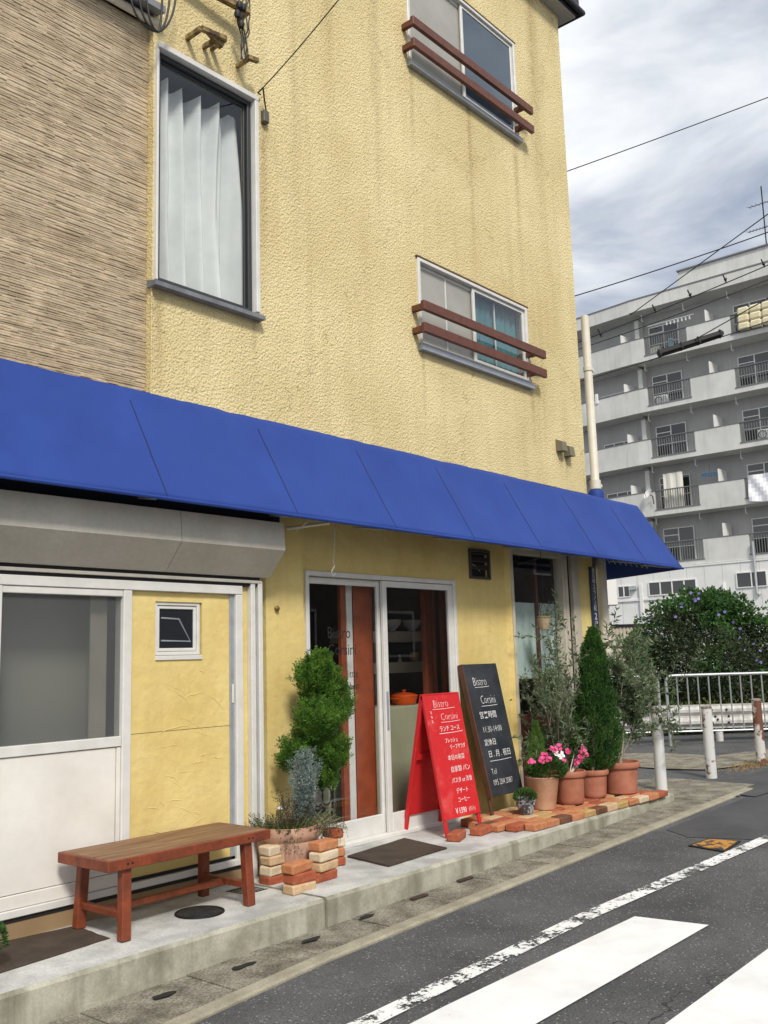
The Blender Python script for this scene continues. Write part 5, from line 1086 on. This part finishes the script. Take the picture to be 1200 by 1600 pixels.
# base storey clad in pale panels
m = MB(); boxM(m, MBm, (UB0 - 8, -.06, -.5), (UMAX, 1.29, 5.9)); boxM(m, MBm, (UB0 - 8, -.10, 5.905), (UMAX, 1.29, 6.0))
BASEW = material('pale_cladding', (.68, .68, .66), .8, (.76, .76, .74), 1, vstreak=.25, streakcol=(.4, .4, .38)); m.build('base_storey', BASEW, APT)
m = MB(); 
for i in range(30):
    u = UB0 - 2.5 + i * .95; boxM(m, MBm, (u, -.066, 0), (u + .014, -.061, 5.9))
boxM(m, MBm, (UB0 - 8, -.066, 2.9), (UMAX, -.061, 2.92)); m.build('panel_joint', material('joint_grey', (.38, .38, .37), .9), APT)
m = MB(); boxM(m, MBm, (UB0 - 8, -.13, 4.30), (-.3, -.061, 4.40)); m.build('ledge', BASEW, APT)
def win_ap(M, u0, u1, z0, z1, v, n=2, transom=True, nm='window', mat=None):
    m = MB(); t = .05
    boxM(m, M, (u0, v - .06, z0), (u0 + t, v, z1)); boxM(m, M, (u1 - t, v - .06, z0), (u1, v, z1)); boxM(m, M, (u0 + t, v - .06, z1 - t), (u1 - t, v, z1)); boxM(m, M, (u0 + t, v - .06, z0), (u1 - t, v, z0 + t))
    for k in range(1, n): c = u0 + (u1 - u0) * k / n; boxM(m, M, (c - .03, v - .055, z0 + t), (c + .03, v, z1 - t))
    if transom: boxM(m, M, (u0 + t, v - .05, z1 - .42), ((u0 + u1) / 2 - .03, v, z1 - .37)); boxM(m, M, (u0 + t, v - .05, (z0 + z1) / 2 - .12), (u1 - t, v - .056, (z0 + z1) / 2 - .08))
    w = m.build(nm, mat or WHT, APT); m = MB(); boxM(m, M, (u0 + t, v - .02, z0 + t), (u1 - t, v - .01, z1 - t)); m.build('pane', DARKG, w); return w
BALG = random.Random(44)
for fi, rz in enumerate(rails):
    zb_ = rz - 1.36; flo = rz - 1.08
    m = MB(); boxM(m, MBm, (UB0, 0, zb_ if fi else 6.02), (UMAX, 1.29, flo)); boxM(m, MAm, (-9, 0, zb_ if fi else 6.02), (0, 1.24, flo))
    # parapet stretches between the open railings
    for k in range(-1, 3):
        a, b = .10 + 4.88 * k, 2.50 + 4.88 * k; a = max(a, UB0)
        if b > a: boxM(m, MBm, (a, 0, flo), (min(b, UMAX), .12, rz - .03))
    boxM(m, MAm, (-9, 0, flo), (0, .12, rz - .03)); bal = m.build('balcony', APR, APT)
    m = MB(); boxM(m, MBm, (UB0, -.02, rz - .025), (UMAX, .14, rz + .02)); boxM(m, MAm, (-9, -.02, rz - .025), (0, .14, rz + .02)); m.build('handrail', RAILM, bal)
    for k in range(0, 3):
        a, b = 2.50 + 4.88 * (k - 1), .10 + 4.88 * k; m = MB()
        q = a + .06
        while q < b - .04: boxM(m, MBm, (q, .02, flo + .02), (q + .028, .06, rz - .03)); q += .135
        boxM(m, MBm, (a - .03, -.03, flo - .01), (b + .03, .08, flo + .05)); m.build('railing', RAILM, bal)
        m = MB(); boxM(m, MBm, (1.12 + 4.88 * (k - .0), .15, flo + .1), (1.17 + 4.88 * (k - .0), 1.25, rz + .72)); m.build('partition', WHT, bal)
    for k in range(3): win_ap(MBm, -2.62 + 4.88 * k, -.85 + 4.88 * k, flo + .08, flo + 1.98, 1.28)
    m = MB(); boxM(m, MAm, (-.75, .15, flo + .1), (-.70, 1.2, rz + .55)); m.build('partition', WHT, bal)
    m = MB(); boxM(m, MBm, (UB0 - .05, .7, flo), (UB0 + .2, 1.28, flo + 2.4)); m.build('column', APR, bal)
    win_ap(MAm, -3.0, -.95, flo + .75, flo + 1.55, 1.23, 3, False)
    for k in range(5):
        m = MB(); u = -2.6 + k * 2.45; p0 = MBm @ Vector((u, .4, rz + 1.50)); m.tube([p0, p0 + Vector((0, 0, -.38)), p0 + ub * .1 + Vector((0, 0, -.42))], .022, 5); m.build('line_hanger', WHT, bal)
win_ap(MBm, -3.09, -.40, 4.52, 5.27, -.061, 4, False); win_ap(MBm, -4.92, -4.18, 4.54, 5.18, -.061, 2, False); win_ap(MBm, 1.70, 3.25, 4.60, 5.40, -.061, 2, False)
m = MB(); boxM(m, MBm, (-3.6, -.18, 3.3), (-3.42, -.07, 5.2)); m.build('down_pipe', WHT, APT)
m = MB(); m.tube([MBm @ Vector((1.05, -.12, 3.2)), MBm @ Vector((1.05, -.12, 4.9))], .09, 8); m.build('down_pipe', WHT, APT)
m = MB(); m.tube([MBm @ Vector((2.72, -.15, 6.9)), MBm @ Vector((2.72, -.15, 4.3)), MBm @ Vector((2.85, -.15, 4.2))], .07, 8); m.build('down_pipe', GALV, APT)
m = MB(); boxM(m, MBm, (-4.15, -.30, 4.92), (-3.8, -.07, 5.12)); m.build('vent_hood', GALV, APT)
# things on the balconies
def aptthing(nm, a, b, mat, label, cat, M=MBm, bev=.02):
    m = MB(); m.box(a, b, bev, M); return single(m, nm, mat, label, cat)
FUT = material('cream_futon', (.72, .66, .45), .95, (.62, .55, .36), 6, bump=.5, bscale=8, bdist=.03)
m = MB()
for r_ in range(3):
    for c_ in range(3): m.box((2.95 + c_ * .62, -.30 + .03 * r_, 17.85 + r_ * .42), (3.56 + c_ * .62, .0, 18.26 + r_ * .42), .09, MBm)
single(m, 'futon', FUT, 'cream quilted futon hung over the top floor balcony railing at the right edge', 'bedding')
m = MB(); n = 16
for i in range(n):
    for j in range(6):
        P = lambda ii, jj: MBm @ Vector((2.72 + 2.4 * ii / n, -.10 - .05 * math.sin(ii * 1.1 + jj), 8.95 + 1.32 * jj / 6 - .12 * math.sin(ii / n * 3.1) * (jj == 0)))
        m.add([P(i, j), P(i + 1, j), P(i + 1, j + 1), P(i, j + 1)], [(0, 1, 2, 3)], True)
o = single(m, 'bed_sheet', material('white_sheet', (.82, .82, .84), .9), 'white sheet hung over a third storey balcony at the right edge', 'laundry')
m = MB(); n = 8
for i in range(n): 
    P = lambda ii, zz: MBm @ Vector((-2.0 + 1.1 * ii / n, .35 + .04 * math.sin(ii * 1.7), zz)); m.add([P(i, 9.22), P(i + 1, 9.18), P(i + 1, 11.1), P(i, 11.12)], [(0, 1, 2, 3)], True)
single(m, 'balcony_curtain', material('cream_cloth', (.70, .68, .60), .9), 'pale cloth screen hanging behind a third storey balcony railing beside the satellite dish', 'laundry')
pd_ = MBm @ Vector((-2.55, -.35, 10.0)); e_ = thing('satellite_dish', 'white satellite dish on the balcony railing above the awning tip', 'satellite dish', pd_)
m = MB(); m.lathe((0, 0, 0), [(0, .0), (.16, .02), (.27, .07), (.30, .10), (.27, .085), (.16, .035), (0, .015)], 24)
nd = (nb * .9 - ub * .5 + Vector((0, 0, .5))).normalized(); q = nd.to_track_quat('Z', 'Y'); m.v = [pd_ + q @ p for p in m.v]; m.build('dish', WHT, e_)
m = MB(); m.tube([pd_ - nd * .02, pd_ - nd * .25, pd_ - nd * .3 + Vector((0, 0, -.4))], .025, 6); m.tube([pd_ + q @ Vector((0, -.28, .09)), pd_ + nd * .32], .014, 5); m.build('arm', METD, e_)
m = MB(); 
for i in range(7): a = MBm @ Vector((-.15 + .0 * i, .3, 20.0)); m.box((-1.2 + i * .22, .45, 19.42 + .12 * i * .0), (-1.14 + i * .22, .5, 19.62), 0, MBm)
m.tube([MBm @ Vector((-2.3, .45, 19.62)), MBm @ Vector((.4, .45, 19.64))], .025, 5); single(m, 'laundry_pole', WHT, 'pale laundry pole with clips under the top balcony ceiling', 'laundry pole')
m = MB(); pb = MBm @ Vector((.55, .5, 10.75)); m.tube([pb + ub * (.45 * math.cos(a)) + Vector((0, 0, .06 * math.sin(a))) for a in [2 * math.pi * k / 16 for k in range(17)]], .03, 5); m.tube([pb, pb + Vector((0, 0, .5))], .015, 5)
for k in range(6): m.tube([pb + ub * (-.4 + .16 * k), pb + ub * (-.4 + .16 * k) + Vector((0, 0, -.16))], .02, 5)
single(m, 'laundry_hanger', material('blue_plastic', (.04, .16, .30), .5), 'blue plastic peg hanger dangling over the third storey balcony', 'laundry hanger')
m = MB(); m.box((-1.15, .30, 17.95), (-.85, .5, 18.6), .06, MBm); single(m, 'blue_towel', material('blue_towel', (.20, .38, .48), .9), 'light blue cloth on the top floor balcony railing', 'laundry')
m = MB(); m.box((-2.2, .3, 17.9), (-1.6, .5, 18.35), .08, MBm); single(m, 'laundry_pile', material('cream_laundry', (.60, .58, .50), .9), 'cream laundry drying behind the top floor railing', 'laundry')
for k, (u, z) in enumerate(((-2.9, 0), (-2.6, 0))):
    m = MB(); m.box((u + .0, -.06, 15.75), (u + .22, .02, 16.5 - .15 * k), .06, MAm); single(m, 'hung_shirt', WHT, ['white shirt drying over the fifth storey balcony beside the cream pole, the left one', 'white shirt drying over the fifth storey balcony beside the cream pole, the right one'][k], 'laundry')
m = MB(); pa = MBm @ Vector((3.75, 3, 22.9)); tpa = pa + Vector((0, 0, 3.9)); m.tube([pa, tpa], .035, 6)
for zz, L_, n in ((2.9, .75, 5), (1.5, .9, 8)):
    a = pa + Vector((0, 0, zz)) - ub * L_; b = pa + Vector((0, 0, zz)) + ub * L_ * .6; m.tube([a, b], .02, 5)
    for k in range(n): c = a.lerp(b, k / n); m.tube([c + nb * .35 - Vector((0, 0, .08)), c - nb * .35 + Vector((0, 0, .08))], .014, 4)
single(m, 'roof_antenna', METD, 'black television aerial on the apartment roof at the right edge', 'antenna')

for u_, z_, lb in ((3.15, 17.85, 'air conditioner unit on the top floor balcony behind the railing at the right edge'), (3.2, 12.10, 'air conditioner unit low behind the fourth storey railing near the right edge'), (-2.25, 15.0, 'pale box standing behind the fifth storey railing above the satellite dish'), (3.6, 6.3, 'air conditioner unit on the lowest balcony at the right edge')):
    e_ = thing('balcony_unit', lb, 'air conditioner', MBm @ Vector((u_, .5, z_))); m = MB(); m.box((u_, .45, z_), (u_ + .75, .75, z_ + .55), .03, MBm); m.build('casing', WHT, e_)
    m = MB(); m.tube([MBm @ Vector((u_ + .28 + .20 * math.cos(a), .44, z_ + .28 + .20 * math.sin(a))) for a in [2 * math.pi * k / 18 for k in range(19)]], .02, 5); m.build('fan_grille', METD, e_)
# ------------------------------------------------------------------ overhead wires
def wire(p0, p1, d0, d1, r, label, sag=0.0):
    a, b = at_depth(*p0, d0), at_depth(*p1, d1); m = MB(); m.tube(hang(a, b, sag, 16), r, 5); return single(m, 'overhead_wire', CABLE, label, 'overhead wire', 'wires crossing the sky')
wire((860, 277), (1290, 118), 20, 20, .011, 'highest wire, crossing the open sky from the building edge', .02)
wire((860, 474), (1260, 341), 20, 20, .013, 'wire rising to the aerial, just above the apartment roof line', .05)
wire((985, 492), (1270, 283), 22, 17, .011, 'steep diagonal wire climbing toward the right edge past the penthouse', 0)
wire((885, 542), (1290, 375), 19, 19, .012, 'upper of the paired wires crossing the top apartment balconies', .04)
wire((885, 552), (1290, 400), 19, 19, .010, 'lower of the paired wires carrying small hooks across the top balconies', .06)
wire((900, 598), (1290, 470), 18, 18, .010, 'wire carrying the long black splice box', .04)
wire((1080, 534), (1290, 415), 18, 16, .010, 'wire climbing from the splice box to the right edge', 0)
for k, (px, py) in enumerate(((938, 522), (1023, 484), (1078, 461), (1133, 437), (1193, 413))):
    m = MB(); p = at_depth(px, py, 19); m.tube([p + Vector((-.05, .02, .10)), p, p + Vector((.03, 0, -.05)), p + Vector((.07, 0, .06))], .014, 5); m.lathe(p, [(0, -.03), (.03, 0), (0, .04)], 8)
    single(m, 'cable_hook', CABLE, '%s small black hook from the left along the paired wires' % ORD[k], 'cable hook', 'hooks along the paired wires')
a, b = at_depth(1027, 553, 18), at_depth(1130, 520, 18); e_ = thing('splice_box', 'long black cable splice box hanging across the apartment balconies', 'cable box', a.lerp(b, .5))
m = MB(); m.beam(a, b, .13, .11, (0, 0, 1), .03); m.build('case', CABLE, e_); m = MB()
for t in (.03, .36, .62, .95): q = a.lerp(b, t); m.beam(q + (a - b).normalized() * .025, q - (a - b).normalized() * .025, .16, .15, (0, 0, 1), .02)
m.build('clamp', material('dull_black', (.02, .02, .02), .5), e_)
# ------------------------------------------------------------------ neighbour's white sign, slatted wall, barrier, guard rail, bollards
a, b = at_depth(931, 948, 14.5), at_depth(966, 946, 14.5); t_ = at_depth(966, 899, 14.5)
e_ = thing('white_signboard', 'blank looking white shop sign box seen behind the cream pole', 'sign', (b.x, b.y, b.z))
dr = (b - a); dr.z = 0; dr.normalize(); nn = Vector((-dr.y, dr.x, 0)); m = MB(); m.box((0, 0, 0), ((b - a).length, .16, t_.z - b.z), .015, Matrix(((dr.x, nn.x, 0, a.x), (dr.y, nn.y, 0, a.y), (0, 0, 1, b.z), (0, 0, 0, 1)))); m.build('panel', material('sign_white', (.80, .80, .79), .5), e_)
m = MB(); c = a.lerp(b, .55) + nn * .08; m.tube([(c.x, c.y, .15), (c.x, c.y, b.z)], .035, 8); m.build('post', CREAM, e_)
a, b = at_depth(925, 1000, 22), at_depth(1010, 1000, 22); e_ = thing('slatted_fence', 'cream vertical slat fence with a dark cap behind the cream pole', 'fence', (a.x, a.y, .2)); m = MB(); tz = at_depth(958, 980, 22).z
for k in range(16): q = a.lerp(b, k / 15); m.box((q.x - .035, q.y - .03, .15), (q.x + .035, q.y + .03, tz), .006)
m.build('slat', material('cream_slat', (.55, .50, .40), .7), e_); m['x'] if False else None
m = MB(); m.beam(Vector((a.x, a.y, tz + .03)), Vector((b.x, b.y, tz + .03)), .12, .06); m.build('cap', METD, e_)
fd = (Vector((14.357, .121, 0)) - Vector((13.468, 1.202, 0))).normalized()
def barrier(p0, length, label):
    z0 = .195; e = thing('pipe_barrier', label, 'barrier', (p0.x, p0.y, z0), 'white pipe barriers'); q = lambda t, z: Vector((p0.x + fd.x * t, p0.y + fd.y * t, z0 + z)); rc = .10; H = 1.0
    pts = [q(0, 0), q(0, H - rc)] + [q(rc - rc * math.cos(a), H - rc + rc * math.sin(a)) for a in [math.pi / 2 * k / 5 for k in range(1, 6)]] + [q(length - rc + rc * math.sin(a), H - rc + rc * math.cos(a)) for a in [math.pi / 2 * k / 5 for k in range(0, 6)]] + [q(length, 0)]
    m = MB(); m.tube(pts, .022, 10); m.build('frame', GALV, e); m = MB(); m.tube([q(.02, .20), q(length - .02, .20)], .013, 8); m.build('lower_rail', GALV, e)
    n = int(length / .15)
    for k in range(1, n): m = MB(); m.tube([q(length * k / n, .20), q(length * k / n, H - .01)], .011, 6); m.build('bar', GALV, e)
F0p = Vector((13.468, 1.202, 0)); barrier(F0p, 2.0, 'right-hand white pipe barrier with vertical bars in front of the bush'); barrier(F0p - fd * 1.62, 1.5, 'left-hand white pipe barrier mostly hidden by the potted olive')
bk = Vector((.78, .62, 0)) * .38; GRW = material('white_guard_rail', (.70, .70, .68), .5, (.50, .48, .44), 9, vstreak=.5, streakcol=(.25, .22, .18))
e_ = thing('guard_rail', 'white W-beam guard rail with bolt holes behind the pipe barrier', 'guard rail', (F0p.x + bk.x, F0p.y + bk.y, .2))
prof = [(0, .0), (.0, .03), (-.05, .07), (-.05, .11), (-.01, .16), (-.01, .19), (-.05, .24), (-.05, .28), (0, .32), (0, .35)]; o0 = F0p + bk - fd * 2.2; nv = Vector((fd.y, -fd.x, 0)); nv = nv if nv.dot(CP - o0) < 0 else -nv
zr = .20 + .20; m = MB(); vs = []
for s_ in (0, 5.2):
    for (dx, z) in prof: vs.append(o0 + fd * s_ + nv * dx + Vector((0, 0, zr + z)))
for s_ in (0, 5.2):
    for (dx, z) in prof: vs.append(o0 + fd * s_ + nv * (dx + .006) + Vector((0, 0, zr + z)))
k_ = len(prof); m.add(vs, [(i, k_ + i, k_ + i + 1, i + 1) for i in range(k_ - 1)] + [(2 * k_ + i, 2 * k_ + i + 1, 3 * k_ + i + 1, 3 * k_ + i) for i in range(k_ - 1)]); m.build('beam', GRW, e_, recalc=False)
for s_ in (1.2, 3.05, 4.9): m = MB(); p = o0 + fd * s_ + nv * .08; m.tube([(p.x, p.y, .15), (p.x, p.y, zr + .3)], .055, 12); m.build('post', GRW, e_)
for (s_, z) in ((2.92, .27), (3.14, .27), (2.98, .17), (3.18, .17), (3.0, .13), (2.92, .08), (3.16, .08)):
    m = MB(); p = o0 + fd * s_ - nv * .055 + Vector((0, 0, zr + z)); m.lathe((0, 0, 0), [(0, .012), (.016, .01), (.018, 0)], 10); qq = (-nv).to_track_quat('Z', 'Y'); m.v = [p + qq @ v_ + nv * (.04 if z == .17 else 0) for v_ in m.v]; m.build('bolt', DARKGAP, e_)
BOLW = material('chipped_white_bollard', (.66, .67, .66), .55, (.22, .10, .06), 7, vstreak=.5, streakcol=(.40, .34, .27), nlo=.60, nhi=.63); BOLR = material('rusted_bollard', (.17, .07, .045), .85, (.62, .60, .55), 3.2, nlo=.46, nhi=.50, bump=.3, bscale=40)
for i, (x, y, h, mt, lb) in enumerate(((9.633, -.43, .80, BOLW, 'white steel bollard nearest the platform, behind the potted olive'), (10.737, -.513, .76, BOLW, 'middle bollard, white paint chipped with rust at its cap'), (11.971, -.63, .76, BOLR, 'farthest bollard, half stripped to brown rust, at the right edge'))):
    e_ = thing('bollard', lb, 'bollard', (x, y, gz(x)), 'bollards at the street corner'); m = MB(); m.lathe((x, y, gz(x)), [(.060, -.02), (.058, h * .35), (.057, h)], 24); m.build('post', mt, e_)
    m = MB(); m.lathe((x, y, gz(x) + h), [(.061, 0), (.061, .016), (.045, .026), (0, .03)], 24); m.build('cap', material('rusty_cap', (.13, .07, .05), .8, (.35, .30, .26), 20), e_)
# ------------------------------------------------------------------ bush with morning glory
bc = at_depth(1110, 1150, 16.6); e_ = thing('flowering_bush', 'large dark bush overgrown with purple morning glory behind the guard rail', 'bush', (bc.x, bc.y, .2))
g = random.Random(77); DB = 16.6; sB = DB / FPX
lob = [(1045, 1000, 48, 58, 0), (1020, 1060, 46, 70, .2), (1085, 965, 50, 44, .1), (1112, 950, 42, 30, .3), (1150, 975, 40, 44, .3), (1180, 1010, 42, 50, .2), (1100, 1030, 70, 60, -.35), (1150, 1060, 60, 60, -.2), (1215, 1040, 60, 70, 0), (1060, 1100, 60, 50, -.2), (1130, 1110, 70, 45, -.1), (1210, 1110, 60, 50, 0), (1000, 1100, 30, 50, .2), (1250, 980, 50, 60, .4), (1000, 1020, 24, 34, .1)]
m = MB(); m2 = MB()
for (px, py, rx, rz, dd) in lob:
    ce = at_depth(px, py, DB + dd); rx_, rz_ = rx * sB, rz * sB
    for _ in range(int(rx * rz * 1.25)):
        v = rvec(g); sh = g.uniform(.70, 1.03) if g.random() < .68 else g.uniform(.25, .72); lump = 1 + .34 * mnoise.noise(v * 2.4 + ce * 2)
        p = ce + Vector((v.x * rx_, v.y * rx_, v.z * rz_)) * sh * lump
        mm = m2 if mnoise.noise(p * 1.7 + Vector((3, 3, 3))) + (.5 if (p.z - .2) > 1.75 else -.12) > .22 else m
        big = mm is m2
        leafquad(mm, p, v + rvec(g) * .9, rvec(g), .075 if big else .065 * g.uniform(.7, 1.2), .06 if big else .030)
m.build('leaves', F_BSH, e_, recalc=False); m2.build('morning_glory_leaves', F_IVY, e_, recalc=False)
VIO = material('violet_petals', (.13, .10, .36), .6, (.22, .18, .46), 20); m = MB()
for px, py in ((1066, 937), (1075, 933), (1077, 929), (1098, 934), (1095, 943), (1073, 949), (1090, 940), (1156, 973), (1163, 1009), (1175, 1008), (1186, 1018), (1194, 1019), (1183, 1030), (1118, 960), (1017, 962), (1145, 1000), (1196, 1040), (1168, 985), (1060, 965), (1130, 948)):
    flower(m, g, at_depth(px, py, DB - rx_ * .0 - .55) + rvec(g) * .12, .028, 6)
m.build('blossom', VIO, e_, recalc=False)
m = MB()
for k in range(7): a = at_depth(1040 + k * 28, 1165, DB); m.tube([Vector((a.x, a.y, .15)), a + Vector((g.uniform(-.1, .1), 0, .6)), a + Vector((g.uniform(-.3, .3), .1, 1.4))], [.035, .028, .015], 6)
m.build('trunk', BARK, e_)
# low yellowish plants in front of the bush
m = MB()
for k in range(2600): px = g.uniform(1035, 1260); c = at_depth(px, 1118 + g.gauss(0, 9), 15.2); leafquad(m, c + rvec(g) * .08, rvec(g) + Vector((0, 0, .6)), rvec(g), .06, .022)
o = m.build('low_shrub', foliage_mat('yellow_green_leaf', (.20, .20, .03), (.07, .12, .025), 2.5), None, recalc=False); tag(o, 'low yellow-green shrubs in a strip behind the guard rail', 'shrub')
m = MB()
for k in range(3500):
    px = g.uniform(985, 1260); c = at_depth(px, 1157 + g.gauss(0, 5), 15.4); c.z = max(c.z, .2); leafquad(m, c, rvec(g) + Vector((0, 0, .8)), rvec(g), .07, .02)
o = m.build('weeds', F_BSH, None, recalc=False); tag(o, 'dark weeds growing under the guard rail', 'weeds', kind='stuff')
g = random.Random(3); m = MB()
for k in range(900):
    p = Vector((11.971, -.63, 0)) + Vector((g.gauss(-.15, .35), g.gauss(.05, .10), 0)); p.z = gz(p.x) + .01; leafquad(m, p, rvec(g) * .5 + Vector((0, 0, .4)), rvec(g), .035, .006)
o = m.build('dry_grass', material('dry_grass', (.26, .17, .07), .9, (.36, .26, .12), 20), None, recalc=False); tag(o, 'dry brown grass tufts at the foot of the rusted bollard', 'grass', kind='stuff')

# ------------------------------------------------------------------ the building across the street, reflected in the shop glass
OPP = thing('opposite_building', 'low brown building across the street, seen only reflected in the glass', 'building', (26, -14, .4))
OPW = material('opposite_brown_wall', (.13, .105, .085), .9, (.19, .16, .13), .6); m = MB(); m.box((7, -22, -.5), (24, -12.5, 6.5)); m.box((24.1, -21, -.5), (52, -13.2, 8.6)); m.build('wall', OPW, OPP)
m = MB()
for i in range(9):
    for z in (1.6, 4.4): m = MB(); x = 8.5 + i * 3.9 + (1.5 if i > 3 else 0); y = -12.5 if x < 23 else -13.2; bars(m, x, x + 1.5, z, z + 1.3, y, y + .06, .07); w = m.build('window', WHITE, OPP); m = MB(); m.box((x + .07, y + .01, z + .07), (x + 1.43, y + .03, z + 1.23)); m.build('pane', DARKG, w)
